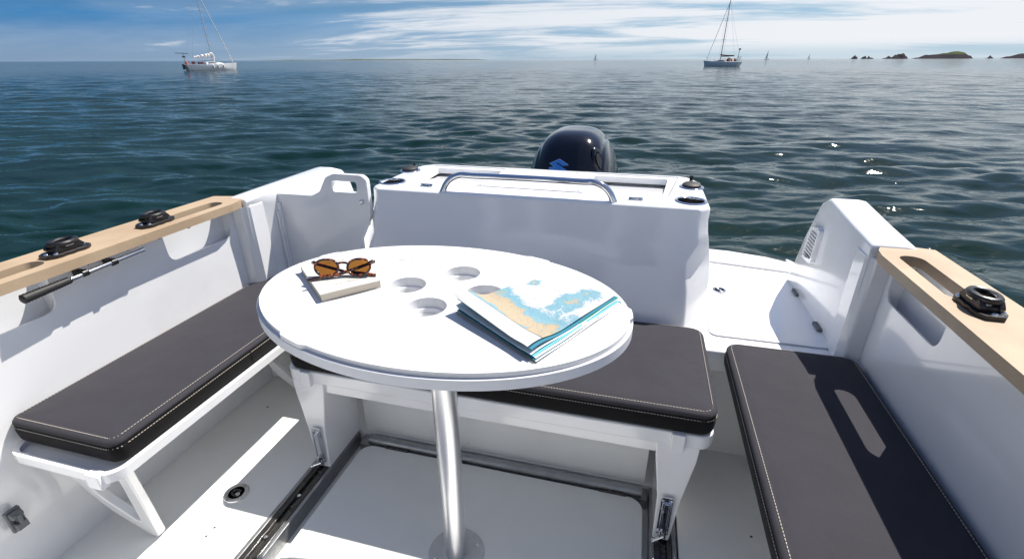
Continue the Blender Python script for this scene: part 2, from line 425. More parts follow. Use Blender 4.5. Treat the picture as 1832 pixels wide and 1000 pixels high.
# ------------------------------------------------------------------ sailing boats
M['sailhull'] = mat('yacht_hull_white', (.80, .81, .82), .25, coat=.4)
M['antifoul'] = mat('dark_antifouling', (.02, .025, .035), .6)
M['sailcloth'] = mat('white_sailcloth', (.78, .77, .74), .8, var=(4, .15))
M['maroon'] = mat('maroon_canvas', (.09, .015, .02), .8)
M['orange'] = mat('orange_lifebuoy', (.80, .10, .03), .6)
M['mast'] = mat('mast_alloy', (.55, .56, .58), .35, metal=.6)
M['darkmast'] = mat('dark_mast', (.10, .11, .13), .4, metal=.4)
M['window'] = mat('smoked_window', (.02, .02, .025), .1)
M['bluehull'] = mat('pale_blue_hull', (.80, .83, .86), .25, coat=.4)
M['teak'] = mat('teak_deck', (.35, .22, .12), .7)
def yacht(name, label, loc, rz, L, white=True):
    r = thing(name, label, 'sailing boat', (0, 0, 0))
    hm = M['sailhull'] if white else M['bluehull']
    g = G(); rings = []; n = 22
    for i in range(n+1):
        s_ = i/n; x = (s_-.5)*L; bw = L*.16*(1-abs((s_-.42)/.60)**2.4) if s_ > .42 else L*.16*(1-.28*((.42-s_)/.42)**2)
        bw = max(bw, .02); fb = .95+.35*s_**2+.05*(1-s_)
        xs = x - (.55*(1-s_)*2 if s_ < .12 else 0)
        ring = []
        for k in range(17):
            a = math.pi*k/16; c_, sn = math.cos(a), math.sin(a)
            z = fb-(fb+.45)*sn**.75; y = bw*(abs(c_)**.55)*(1 if c_ > 0 else -1)
            rake = (.55*(z+.3) if s_ > .9 else 0)+(-.45*(fb-z)*-1 if s_ < .06 else 0)
            ring.append((x+rake*(.5 if s_ > .9 else 1), y, z))
        rings.append(ring)
    g.use(hm); g.loft(rings, closed=False, cap=False)
    for e in (0, n): g.add(rings[e], [tuple(range(17))])
    g.add([r_[0] for r_ in rings]+[r_[-1] for r_ in rings], [(i, i+1, n+2+i, n+1+i) for i in range(n)])
    hull = g.build('hull', None, r, smooth=50)
    g = G().use(M['antifoul']); g.loft([[(p[0]*.995, p[1]*1.012, min(p[2], .13)) for p in ring[4:13]] for ring in rings], closed=False, cap=False)
    g.build('waterline_band', None, r)
    # coachroof with windows
    g = G().use(M['sailhull'] if white else M['sailcloth'])
    rs = []
    for x, w_, h_ in ((-.10*L, .095*L, 1.0), (-.095*L, .095*L, 1.50), (.05*L, .085*L, 1.50), (.17*L, .06*L, 1.42), (.27*L, .035*L, 1.25)):
        rs.append([(x, -w_, 1.0), (x, -w_*.85, h_-.05), (x, 0, h_), (x, w_*.85, h_-.05), (x, w_, 1.0)])
    g.loft(rs, closed=False, cap=False); g.build('coachroof', None, r)
    g = G().use(M['window'])
    for sy in (-1, 1):
        g.add([(-.06*L, sy*.0925*L, 1.22), (.12*L, sy*.0755*L, 1.24), (.12*L, sy*.0735*L, 1.36), (-.06*L, sy*.0885*L, 1.40)], [(0,1,2,3)])
        g.add([(-.06*L, sy*.094*L, 1.22), (.12*L, sy*.077*L, 1.24), (.12*L, sy*.075*L, 1.36), (-.06*L, sy*.090*L, 1.40)], [(0,1,2,3)])
    g.build('cabin_window', None, r)
    # mast, boom, sails, rigging
    mx = .07*L; H = 1.62*L; mm = M['mast'] if white else M['darkmast']
    g = G().use(mm); g.tube([(mx, 0, 1.2), (mx-.1, 0, H*.5), (mx-.22, 0, H)], [.085, .08, .055], 10)
    for z in (.42, .7): g.tube([(mx-.08, -.75, H*z), (mx-.08, .75, H*z)], .03, 6)
    g.build('mast', None, r)
    g = G().use(mm); g.tube([(mx, 0, 2.1), (mx-.38*L, 0, 2.25)], .07, 8); g.build('boom', None, r)
    g = G().use(M['sailcloth'] if white else M['maroon']); rng = random.Random(5)
    pts = []; rr = []
    for i in range(15):
        u = i/14; pts.append((mx+.08-u*.37*L, .05*math.sin(i*2.1), 2.22+(.62*(1-u)**1.6 if white else .28*(1-u)**3)+(.10*math.sin(i*1.9) if white else .03)+.12*u)); rr.append((.30 if white else .17)*(1-.55*u)*(1+(.28*math.sin(i*2.7) if white else 0)))
    g.tube(pts, rr, 10)
    if white: g.tube([(mx+.1, .05, 3.0), (mx+.32, .02, 2.4), (mx+.22, 0, 1.5)], [.25, .22, .1], 8)
    g.build('stowed_mainsail', None, r)
    g = G().use(M['sailcloth'] if white else M['mast']); g.tube([(.475*L, 0, 1.5), (mx-.2, 0, H*.97)], [.085 if white else .045, .05], 8)
    g.build('furled_jib', None, r)
    g = G().use(M['mast'])
    for a, b2 in (((-.48*L, 0, 1.2), (mx-.22, 0, H)), ((mx-.1, .14*L, 1.1), (mx-.08, .75, H*.7)), ((mx-.1, -.14*L, 1.1), (mx-.08, -.75, H*.7)), ((mx-.08, .75, H*.7), (mx-.2, 0, H*.98)), ((mx-.08, -.75, H*.7), (mx-.2, 0, H*.98)), ((mx-.38*L, 0, 2.3), (mx-.22, 0, H))):
        g.tube([a, b2], .014, 5)
    g.build('rigging', None, r)
    g = G().use(M['steel'])
    for sy in (-1, 1):
        st = []
        for s_ in (.02, .18, .34, .5, .66, .8, .92):
            bw = L*.16*(1-abs((s_-.42)/.60)**2.4) if s_ > .42 else L*.16*(1-.28*((.42-s_)/.42)**2)
            x = (s_-.5)*L; z = 1.0+.35*s_**2; g.tube([(x, sy*bw*.95, z), (x, sy*bw*.95, z+.62)], .018, 5); st.append((x, sy*bw*.95, z+.62))
        st.append((.495*L, 0, 2.0)); g.tube(st, .013, 5)
    g.tube([(-.48*L, -.6, 1.7), (-.5*L, 0, 1.75), (-.48*L, .6, 1.7)], .03, 6); g.tube([(.47*L, .25, 1.9), (.5*L, 0, 2.0), (.47*L, -.25, 1.9), (.47*L, -.25, 1.3)], .025, 6)
    g.build('guard_rail', None, r)
    g = G().use(M['teak' if not white else 'maroon']); 
    g.box(-.22*L, -.13*L, -.35, .35, 1.1, 1.62 if not white else 1.45); g.build('hatch_cover', None, r, bevel=.05)
    G().use(M['maroon']).box(-.36*L, -.30*L, -.5, -.2, 1.1, 1.55).build('steering_pedestal', None, r, bevel=.05)
    if white:
        g = G().use(M['orange']); g.tube([(-.49*L, -.75, 1.6), (-.475*L, -.8, 1.25), (-.45*L, -.8, 1.0)], [.16, .2, .16], 8); g.build('lifebuoy', None, r)
        g = G().use(M['black']); g.box(-.535*L, -.505*L, -.3, .2, .2, 1.1); g.build('stern_engine', None, r, bevel=.04)
        for x in (.0, .10, .22):
            g = G().use(M['sailcloth']); g.tube([(x*L, -.165*L*(1-max(0, x-.05)*1.2), 1.02), (x*L, -.172*L*(1-max(0, x-.05)*1.2), .9), (x*L, -.172*L*(1-max(0, x-.05)*1.2), .45), (x*L, -.17*L*(1-max(0, x-.05)*1.2), .38)], [.03, .14, .14, .05], 8)
            g.build('fender', None, r)
        g = G().use(M['darkmast']); g.tube([(-.46*L, .3, 1.1), (-.46*L, .3, 3.1)], .03, 6); g.tube([(-.60*L, .3, 3.0), (-.36*L, .3, 2.9)], .06, 6); g.box(-.49*L, -.43*L, .28, .32, 2.2, 2.5)
        g.build('wind_vane', None, r)
    else:
        g = G().use(M['maroon']); rs = []
        for i in range(7):
            a = math.pi*i/6; rs.append([(-.16*L-.5*j/3, 1.05*math.cos(a), 1.1+.85*math.sin(a)*(1-.25*j/3)) for j in range(4)])
        g.loft(rs, closed=False, cap=False); g.build('spray_hood', None, r)
        g = G().use(M['darkmast']); g.tube([(-.44*L, .6, 1.1), (-.46*L, .6, 3.6)], .04, 6); g.tube([(-.47*L, .6, 3.55), (-.45*L, .6, 3.75)], .24, 10)
        for y in (-.9, -.3, .5, 1.): g.tube([(-.42*L, y, 1.1), (-.46*L, y*.9, 2.2)], .035, 6)
        g.build('stern_gantry', None, r)
        g = G().use(M['orange']); g.tube([(-.37*L, .7, 1.25), (-.37*L, .7, 1.75)], .17, 8); g.build('lifebuoy', None, r)
    r.location = loc; r.rotation_euler = (0, 0, rz)
    return r
yacht('sailing_yacht', 'white yacht at anchor with white sail bundled on its boom, left of the islet', (-82.6, 84.5, WL), R_(64), 9.0, True)
yacht('sailing_yacht', 'pale blue yacht with maroon boom cover and dark mast, anchored on the right', (16.6, 134, WL), R_(148), 8.5, False)
def dinghy(u, dist, hm, label):
    r = thing('distant_sailboat', label, 'sailing boat', (0, 0, 0), 'tiny sailing boats on the horizon')
    g = G().use(M['sailhull']); g.loft([[(x, -w_, .0), (x, -w_, 1.1), (x, w_, 1.1), (x, w_, 0)] for x, w_ in ((-5, .9), (-2, 1.6), (2, 1.3), (5, .1))]); g.build('hull', None, r)
    g = G().use(M['sailcloth']); g.add([(.3, 0, 1.5), (-4, .5, 1.8), (0, .1, hm), (.3, .12, 1.5), (-4, .62, 1.8), (0, .22, hm)], [(0,1,2), (3,5,4), (0,3,4,1), (1,4,5,2), (2,5,3,0)])
    g.build('sail', None, r, fix=True)
    r.location = (u*dist, dist, WL); r.rotation_euler = (0, 0, R_(30)); return r
dinghy(-.0985, 1150, 13, 'tiny sailing boat on the horizon above the black engine')
dinghy(.1955, 1050, 15, 'tiny sailing boat just right of the pale blue yacht')
dinghy(.261, 1500, 12, 'tiny sailing boat on the horizon halfway from the blue yacht to the rocky islets')

# ------------------------------------------------------------------ the motor boat
boat = thing('motor_boat', 'white motor boat cockpit with tan gunwale boards, floor, transom and stern platform', 'boat', (XC, 1.0, WL))
def side_x(s, off): return XC + s*off

# floor with the recessed sliding-bench bay
g = G(); g.prism([(side_x(-1, 1.085), -.8), (side_x(1, 1.085), -.8), (side_x(1, 1.085), 1.46), (side_x(-1, 1.085), 1.46)], -.06, 0., 'z', [rrect(-.975, .215, -.6, 1.215, .012)])
g.box(-.99, .23, -.62, 1.23, -.09, -.052)
floor = g.build('floor', M['floor'], boat, smooth=30)
g = G(); g.prism(rrect(-.857, .117, -.5, 1.162, .045), -.05, -.006); g.build('hatch_panel', M['hatch'], boat, bevel=.003)
g = G(); g.prism(rrect(-.832, .092, -.47, 1.137, .035), -.0065, -.005); 
g.build('hatch_inset', M['hatch'], boat, bevel=.0008)
for x0, x1 in ((-.972, -.898), (.136, .210)):
    g = G()
    g.use(M['alug']).box(x0, x0+.012, -.55, 1.205, -.05, .004); g.box(x1-.012, x1, -.55, 1.205, -.05, .002)
    g.use(M['track']).box(x0+.013, x0+.030, -.55, 1.205, -.05, .003); g.box(x0+.031, x0+.046, -.55, 1.205, -.05, -.006); g.box(x0+.047, x1-.013, -.55, 1.205, -.05, .003)
    tr = g.build('slide_track', None, boat, bevel=.0015)
    for y in np.arange(.3, 1.2, .15):
        g = G().use(M['steel']).lathe([(.0, .0045), (.0045, .004), (.006, .0025), (.006, -.01)], (x0+.0385, y, 0), 12); g.build('screw', None, tr)
g = G().use(M['alug']).tube([(-.845, 1.186, -.002), (.112, 1.186, -.002)], .0165, 18); g.box(-.88, .13, 1.166, 1.214, -.05, -.014)
g.build('cross_tube', None, boat)
for x in (-.77, -.02):
    G().use(M['track']).box(x, x+.085, 1.158, 1.17, -.012, -.002).build('slot_plate', None, boat, bevel=.001)
# drain in the floor
def drain(x, y, z, r, nm='deck_fitting', grip=True):
    g = G().use(M['steel']).lathe([(r*.62, .001), (r*.64, .004), (r*.80, .0055), (r*.96, .004), (r, .0)], (x, y, z), 36)
    g.use(M['alug']).lathe([(0, .0015), (r*.62, .0015)], (x, y, z), 24)
    if grip:
        g.use(M['track']).tube([(x+r*.34*math.cos(a), y+r*.30*math.sin(a), z+.003) for a in np.linspace(.3, 5.2, 14)], r*.09, 8)
        g.use(M['steel']).lathe([(0, .005), (r*.2, .004), (r*.22, .001)], (x+r*.2, y-r*.1, z), 16)
    return g.build(nm, None, boat)
drain(-1.132, .858, .0005, .038)
for x, y in ((-1.1026, .739), (-1.1027, .709), (-1.33, 1.24), (-1.25, 1.35), (.42, 1.10), (.37, .95)):
    G().use(M['seam']).lathe([(0, .0012), (.0035, .0008), (.004, .0)], (x, y, 0.0005), 10).build('floor_screw', None, boat)

# bulkhead under the platform, platform, its hatch lid
g = G(); g.prism([(side_x(-1, 1.06), 1.43), (side_x(1, 1.06), 1.43), (side_x(1, 1.06), 1.46), (side_x(-1, 1.06), 1.46)], -.03, .38); g.build('bulkhead', M['floor'], boat)
oa = [(side_x(1, 1.06), 1.412), (side_x(1, 1.085), 2.235), (.60, 2.29), (.45, 2.33), (.2, 2.345), (-.12, 2.345), (-.14, 2.12), (-.62, 2.12), (-.64, 2.345), (-.96, 2.345), (-1.21, 2.33), (-1.36, 2.29), (side_x(-1, 1.085), 2.235), (side_x(-1, 1.06), 1.412)]
g = G(); g.prism(roundpoly(oa, [0,.02,.1,.1,.05,.03,.03,.03,.03,.1,.1,.1,.02,0]), .37, .418)
g.box(.245, .66, 1.403, 1.425, .34, .4175)
plat = g.build('stern_platform', M['gel'], boat, bevel=.008)
for s in (1, -1):
    ra = [(.29, 2.175), (.668, 2.12), (.69, 2.225), (.60, 2.275), (.45, 2.315), (.29, 2.325)]
    if s < 0: ra = [(2*XC-x, y) for x, y in ra]
    G().prism(ra, .4185, .428).build('platform_lip', M['gel'], plat, bevel=.006)
    la = [(.282, 1.497), (.655, 1.497), (.66, 2.10), (.292, 2.15)]
    if s < 0: la = [(2*XC-x, y) for x, y in la]
    G().prism(roundpoly(la, .03), .4185, .4235).build('platform_hatch', M['gel'], plat, bevel=.002)
f_ = drain(.353, 1.857, .4235, .026, grip=True); f_.parent = plat; f_.matrix_parent_inverse = plat.matrix_world.inverted()
for y in (2.07, 2.04): G().use(M['black']).lathe([(0, .001), (.004, .0005)], (.3645, y, .4236), 10).build('drain_hole', None, plat)

# topsides
def side(s):
    X = lambda off: side_x(s, off)
    zt0, zt1 = (.79, .822) if s > 0 else (.785, .792)     # coaming height at the board end / at its aft corner
    ya = 1.84 if s > 0 else 2.0
    # inner liner with the hand recess under the slot of the board
    yr0, yr1 = (1.18, 1.40)
    rec = roundpoly([(yr0-.015, .655), (yr1, .655), (yr1+.02, .70), (yr1+.02, .735), (yr0-.04, .735)], [.03, .03, .02, .01, .01])
    rec2 = roundpoly([(.40, .655), (.77, .655), (.79, .735), (.38, .735)], [.03, .03, .01, .01])
    rr_ = (.03, .03)
    def notch(y0, y1, zb): return roundpoly([(y1+.004, .755), (y1, zb), (y0, zb), (y0-.004, .755)], [0, .035, .035, 0])
    lin = [(-.8, -.03), (1.50, -.03), (1.50, .755)] + notch(1.13, 1.395, .652) + notch(.43, .79, .652) + [(-.8, .755)]
    a, b2 = sorted((X(1.066), X(1.071)))
    g = G().prism(lin, a, b2, 'x')
    for ry0, ry1 in ((1.13, 1.395), (.43, .79)):
        a, b2 = sorted((X(1.116), X(1.122))); g.box(a, b2, ry0-.02, ry1+.02, .60, .7555)
        zz = [(X(1.068), .636), (X(1.117), .600), (X(1.117), .592), (X(1.068), .628)]
        g.prism(zz, ry0-.02, ry1+.02, 'y')
        for yy in (ry0-.012, ry1+.006):
            a, b2 = sorted((X(1.0715), X(1.1155))); g.box(a, b2, yy, yy+.006, .60, .7555)
    liner = g.build('side_liner', M['gel'], boat, smooth=30)
    # hull side, seen from outside; it closes the boat
    rings = []
    for y in (-.9, 0, .8, 1.5, 2.2, 2.36):
        w_ = 1 if y < 1 else 1-.02*(y-1)
        rings.append([(X(1.115*w_), y, .74), (X(1.175*w_), y, .735), (X(1.19*w_), y, .60), (X(1.16*w_), y, .1), (X(1.02), y, WL-.3), (X(.98), y, WL-.3), (X(1.10), y, .1)])
    # keep the aft part of the hull low, under the coaming line
    for k, y in enumerate((-.9, 0, .8, 1.5, 2.2, 2.36)):
        top = .74 if y < 1.6 else .40
        rings[k] = [(p[0], p[1], min(p[2], top-.02*i if i < 3 else p[2])) for i, p in enumerate(rings[k])]
    G().loft(rings).build('hull_side', M['hull'], boat, bevel=.01)
    # aft coaming: side profile, tapering outward top
    if s > 0: prof = [(1.44, -.02), (1.44, zt0), (1.60, zt0+.012), (ya-.02, zt1), (ya+.045, zt1-.035), (1.962, .642), (2.03, .452), (2.06, .38), (2.06, .0), (1.9, -.02)]
    else: prof = [(1.44, -.02), (1.44, zt0), (1.60, zt0+.003), (ya, zt1), (2.08, .765), (2.125, .715), (2.17, .60), (2.22, .40), (2.22, .0), (1.9, -.02)]
    prof = roundpoly(prof, [0, .012, .05, .04, .04, .08, .05, 0, 0, 0], 4)
    rings = []
    inner0 = 1.015; wd = .115 if s > 0 else .095
    for off, ins, dzz in ((inner0+.02, 0, 0), (inner0+.006, 0, 0)): pass
    n = len(prof)
    def ring(off, drop, pull): return [(X(off+.02*max(0, (.45-z)/.45)), y-(pull if y > 1.7 else 0), z-(drop if z > .5 else 0)) for y, z in prof]
    rings = [ring(inner0, .010, .008), ring(inner0+.0025, .0035, .003), ring(inner0+.009, .0005, .0005), ring(inner0+.02, 0, 0), ring(inner0+wd-.03, 0, 0), ring(inner0+wd-.01, .003, .002), ring(inner0+wd, .012, .008), ring(inner0+wd+.012, .05, .02)]
    g = G().loft(rings); g.build('aft_coaming', M['gel'], boat, smooth=50)
    # inner vertical bead and pillar fillet beside the board end
    xs = [X(1.068), X(1.03), X(1.012), X(1.012), X(1.07)]
    ys = [1.415, 1.425, 1.45, 1.52, 1.52]
    G().prism(list(zip(xs, ys)), .001, .756).build('pillar', M['gel'], boat, bevel=.006)
    # outer coaming under and beside the board
    a, b2 = sorted((X(1.068), X(1.16)))
    a, b2 = sorted((X(1.123), X(1.165))); g = G().prism([(a, -.8), (b2, -.8), (b2, 1.46), (a, 1.46)], .70, .7555)
    a, b2 = sorted((X(1.0715), X(1.1225)))
    for q0, q1 in ((-.8, .40), (.815, 1.10), (1.42, 1.46)): g.box(a, b2, q0, q1, .70, .7550)
    g.build('side_deck', M['gel'], boat, bevel=.004)
    # tan board with two long slots
    end = [(X(1.015), -.8), (X(1.015), 1.375), (X(1.022), 1.415), (X(1.052), 1.478), (X(1.09), 1.470), (X(1.168), 1.451), (X(1.172), 1.1), (X(1.172), -.8)]
    def slot(y0, y1): 
        p = rrect(-.028, .028, 0, y1-y0, .0275, 10); return [(X(1.078)+u*1, y0+v) for u, v in p]
    g = G().prism(roundpoly(end, [0, .05, .03, .03, .02, .004, 0, 0]), .7575, .784, 'z', [slot(1.125, 1.385), slot(.42, .805), slot(-.3, .2)])
    board = g.build('gunwale_board', M['wood'], boat, bevel=.010, seg=4)
    tag(board, 'tan board topping the left side of the cockpit' if s < 0 else 'tan board topping the right side of the cockpit', None)
    for y in (.55, .95, 1.46):
        G().use(M['track']).lathe([(0, .0008), (.004, .0006), (.005, 0)], (X(1.158), y, .7843), 10).build('board_screw', None, board)
    for y in (.88, .99, 1.09, 1.20):
        G().use(M['steel']).lathe([(0, -.008), (.005, -.008), (.0065, -.003), (.0065, 0.002)], (X(1.035), y, .757), 10).build('bolt_nut', None, board)
    return board, liner
boardR, linerR = side(1); boardL, linerL = side(-1)

# rope clutches on the boards
def clutch(board, x, y, turn=1):
    """low black fitting: toothed base, two humps, fairlead ring and bolts"""
    g = G().use(M['black']); z = .785; hl, hw = .055, .026
    base = []
    for k in range(7): base.append((-hw-(.003 if k % 2 else 0), -hl*.75+k*hl*1.5/6))
    base += [(-hw*.6, hl), (hw*.6, hl)] + [(hw+(.003 if k % 2 else 0), hl*.75-k*hl*1.5/6) for k in range(7)] + [(hw*.6, -hl), (-hw*.6, -hl)]
    q = lambda u, v: (x+u*turn, y+v*turn)
    g.prism([q(u, v) for u, v in base], z, z+.009)
    g.prism([q(u, v) for u, v in roundpoly([(-hw*.8, -hl*.62), (hw*.8, -hl*.62), (hw*.8, hl*.62), (-hw*.8, hl*.62)], .012)], z+.009, z+.019)
    for sg in (-1, 1):      # shoulders that carry the ring
        cx, cy = q(sg*hw*.62, 0); rs = []
        for k in range(9):
            u = k/8*2-1; h_ = .016*(1-u*u)**.5+.002
            rs.append([(cx-.006, cy+u*hl*.66, z+.014), (cx-.005, cy+u*hl*.66, z+.017+h_), (cx+.005, cy+u*hl*.66, z+.017+h_), (cx+.006, cy+u*hl*.66, z+.014)])
        g.loft(rs)
    ring = [(x+.021*math.cos(a), y+.030*math.sin(a), z+.030) for a in np.linspace(0, 2*math.pi, 24, endpoint=False)]
    g.tube(ring, .0072, 10, closed=True)
    g.use(M['steel'])
    for u, v in ((0, hl*.84), (0, -hl*.84), (hw*.75, -hl*.66), (-hw*.75, hl*.66)):
        a, b2 = q(u, v); g.lathe([(0, .0135), (.003, .0132), (.0055, .011), (.006, .008)], (a, b2, z), 14)
    a, b2 = q(-hw*.9*1, 0); g.box(a-.0015, a+.0015, b2-.010, b2+.010, z+.022, z+.030)
    a, b2 = q(hw*.9*1, 0); g.box(a-.0015, a+.0015, b2-.010, b2+.010, z+.022, z+.030)
    return g.build('rope_clutch', None, board, bevel=.0012, seg=2)
clutch(boardL, -1.462, .868); clutch(boardL, -1.455, 1.128, -1); clutch(boardR, .700, 1.085)

# vent louvre in the right coaming
g = G().use(M['gel']); vx = side_x(1, 1.013)
ol = roundpoly([(1.80, .585), (1.905, .575), (1.885, .70), (1.79, .72)], .02); il = roundpoly([(1.812, .598), (1.892, .590), (1.872, .688), (1.803, .705)], .012)
g.prism(ol, vx-.012, vx+.004, 'x', [il])
g.use(M['seam']).prism(il, vx-.001, vx+.002, 'x')
g.use(M['gel'])
for k in range(8):
    z = .607+k*.0125; g.box(vx-.011, vx-.001, 1.80-.0*k, 1.890-.0022*k, z, z+.0045, Matrix.Rotation(R_(0), 3, 'Y'), (vx, 1.8, z))
vent = g.build('vent_louvre', None, boat, bevel=.0015)
for y, z in ((1.80, .712), (1.895, .583)): G().use(M['steel']).lathe([(0, .003), (.003, .002), (.004, 0)], (vx-.012, y, z), 10, (-1, 0, 0)).build('vent_screw', None, vent)

# hinges of the platform locker, at the foot of the right coaming
for y in (1.87, 1.60): G().use(M['grey']).box(.628, .646, y, y+.06, .4185, .433).build('locker_hinge', None, plat, bevel=.003)

# gate on the left
gp = [(-1.40, .43), (-1.40, .766), (-1.235, .766), (-1.195, .785), (-1.16, .842), (-1.125, .857), (-1.005, .857), (-.985, .84), (-.985, .70), (-1.04, .60), (-1.05, .43)]
gh = roundpoly([(-1.135, .832), (-1.028, .832), (-1.030, .788), (-1.138, .788)], .014)
g = G().prism(roundpoly(gp, [.005, .015, .03, .03, .03, .02, .03, .02, .05, .04, .005]), 1.605, 1.628, 'y', [gh])
gate = g.build('gate', M['gel'], boat, bevel=.005); gate['label'] = 'white side gate with a hand hole, left of the transom'
g = G().use(M['steel']).lathe([(0, .016), (.006, .015), (.009, .010), (.009, .0)], (-1.012, 1.605, .757), 16, (0, -1, 0)); g.build('gate_latch', None, gate)
g = G().use(M['gel']).tube([(-1.392, 1.60, .43), (-1.392, 1.60, .73)], .010, 10); g.tube([(-1.385, 1.58, .43), (-1.385, 1.58, .70)], .005, 8); g.build('hinge_rod', None, gate)

# transom moulding
def tring(z, xl, xr, yf, ya_, cl, cr):
    """outline of the transom block at height z with chamfered front corners (cl, cr = (dx, dy))"""
    pts = [(xl+cl[0], yf), (xr-cr[0], yf), (xr, yf+cr[1]), (xr, ya_-.10), (xr-.035, ya_-.02), (xr-.07, ya_), (xl+.07, ya_), (xl+.02, ya_-.04), (xl, ya_-.12), (xl, yf+cl[1])]
    rp = roundpoly(pts, [.02, .02, .02, .03, .03, .03, .03, .03, .03, .02], 3)
    return [(x, y, z) for x, y in rp]
lv = [(.41, -1.06, .275, 1.505, 2.06, (.085, .13), (.075, .13)), (.55, -1.065, .278, 1.535, 2.06, (.095, .13), (.085, .13)), (.592, -1.062, .274, 1.55, 2.07, (.10, .13), (.09, .13)), (.60, -1.060, .273, 1.551, 2.07, (.10, .13), (.09, .13)), (.64, -1.035, .266, 1.565, 2.08, (.085, .11), (.085, .12)),
      (.70, -1.0, .25, 1.583, 2.09, (.045, .055), (.04, .05)), (.73, -.985, .243, 1.592, 2.09, (.035, .04), (.035, .04)), (.766, -.982, .239, 1.605, 2.095, (.035, .035), (.035, .035)), (.799, -.984, .241, 1.611, 2.103, (.035, .035), (.035, .035)), (.8045, -.9825, .2395, 1.6125, 2.1015, (.034, .034), (.034, .034)), (.8085, -.9795, .2365, 1.6155, 2.0985, (.033, .033), (.033, .033)), (.8108, -.975, .232, 1.620, 2.094, (.032, .032), (.032, .032)), (.8115, -.970, .227, 1.625, 2.089, (.031, .031), (.031, .031))]
cups = [(-.940, 1.722), (.182, 1.702)]
g = G().loft([tring(*a) for a in lv], cap=False)
g.capholes([p[:2] for p in tring(*lv[-1])], [roundpoly([(-.876, 1.687), (.100, 1.672), (.160, 2.075), (-.905, 2.075)], [.02, .02, .004, .004])] + [circ(x, y, .0445) for x, y in cups], .8115, .045)
transom = g.build('transom', M['gel'], boat, bevel=.0, smooth=42)
lidp = [(-.872, 1.690), (.092, 1.676), (.112, 1.69), (.163, 2.10), (-.925, 2.10), (-.882, 1.70)]
rods = [(-.965, 1.935), (.198, 1.91)]
trayA = roundpoly([(-.862, 1.73), (-.575, 1.73), (-.575, 2.03), (-.870, 2.03)], .018); trayB = roundpoly([(-.175, 1.73), (.088, 1.73), (.118, 2.035), (-.175, 2.035)], .018)
g = G().prism(roundpoly([(-.872, 1.691), (.096, 1.676), (.1565, 2.072), (-.901, 2.072)], [.02, .02, .004, .004]), .785, .8085, 'z', [trayA, trayB])
g.prism([(1.71, .8075), (1.74, .8075), (1.97, .775), (2.05, .7725), (2.05, .764), (1.71, .784)], -.872, .130, 'x')
lid = g.build('locker_lid', M['gel'], transom, bevel=.004)
G().prism(roundpoly([(-.57, 1.87), (-.18, 1.87), (-.18, 2.06), (-.57, 2.06)], .01), .809, .8135).build('lid_plate', M['gel'], lid, bevel=.0015)
G().prism(roundpoly([(-.60, 1.745), (-.19, 1.735), (-.19, 1.752), (-.60, 1.762)], .004), .809, .812).build('lid_strip', M['gel'], lid, bevel=.001)
for x, y in ((-.50, 2.045), (-.25, 2.045), (-.585, 1.753), (-.205, 1.744)): G().use(M['steel']).lathe([(0, .0012), (.004, .0006), (.0045, 0)], (x, y, .8136 if y > 2 else .8121), 10).build('lid_screw', None, lid)
for x, y in cups:
    G().use(M['cupdark']).lathe([(0, -.075), (.036, -.075), (.040, -.065), (.0425, -.004)], (x, y, .8118), 40, open_end=True).use(M['steel']).lathe([(.0425, -.004), (.0435, .002), (.047, .004), (.052, .003), (.054, 0)], (x, y, .8118), 40, open_end=True).build('cup_holder', None, transom, smooth=25)
for i, (x, y) in enumerate(rods):
    g = G().use(M['steel']).lathe([(0, .0045), (.034, .0045), (.038, .003), (.040, 0)], (x, y, .8115), 32, sx=1.15, sy=1.25)
    g.use(M['rubber']).lathe([(.0, .017), (.022, .016), (.029, .011), (.030, .005)], (x, y, .8115), 24, sx=1.15, sy=1.3)
    g.prism([(x-.006, y+.02), (x+.006, y+.02), (x+.006, y+.048), (x-.006, y+.048)], .822, .827)
    g.box(x-.006, x+.006, y+.044, y+.049, .822, .845 if i else .835)
    g.build('rod_holder', None, transom, bevel=.001)
for x, y in ((-.778, 1.685), (.000, 1.672)):
    g = G().use(M['steel']).box(x-.024, x+.024, y-.012, y+.012, .8115, .8145).tube([(x-.024, y+.003, .8165), (x+.024, y+.003, .8165)], .004, 10)
    for k in (-.015, .015): g.lathe([(0, .004), (.0035, .0035), (.0045, .002)], (x+k, y-.007, .8125), 10)
    g.build('lid_hinge', None, transom, bevel=.001)
rp = []
ctrl = [(-.690, 1.632, .808), (-.676, 1.636, .836), (-.655, 1.641, .857), (-.622, 1.645, .869), (-.575, 1.647, .868), (-.47, 1.648, .869), (-.30, 1.648, .869), (-.185, 1.647, .868), (-.142, 1.645, .869), (-.108, 1.641, .857), (-.085, 1.636, .836), (-.070, 1.632, .808)]
for i in range(len(ctrl)-1):
    p0 = Vector(ctrl[max(i-1, 0)]); p1 = Vector(ctrl[i]); p2 = Vector(ctrl[i+1]); p3 = Vector(ctrl[min(i+2, len(ctrl)-1)])
    for k in range(5):
        u = k/5; rp.append(.5*((2*p1)+(-p0+p2)*u+(2*p0-5*p1+4*p2-p3)*u*u+(-p0+3*p1-3*p2+p3)*u**3))
rp.append(Vector(ctrl[-1]))
G().use(M['steel']).tube(rp, .0125, 20).build('grab_rail', None, transom)
# stern under the platform
G().prism([(side_x(-1, 1.0), 2.0), (side_x(1, 1.0), 2.0), (side_x(1, 1.0), 2.12), (side_x(-1, 1.0), 2.12)], WL-.3, .40).build('stern', M['hull'], boat)

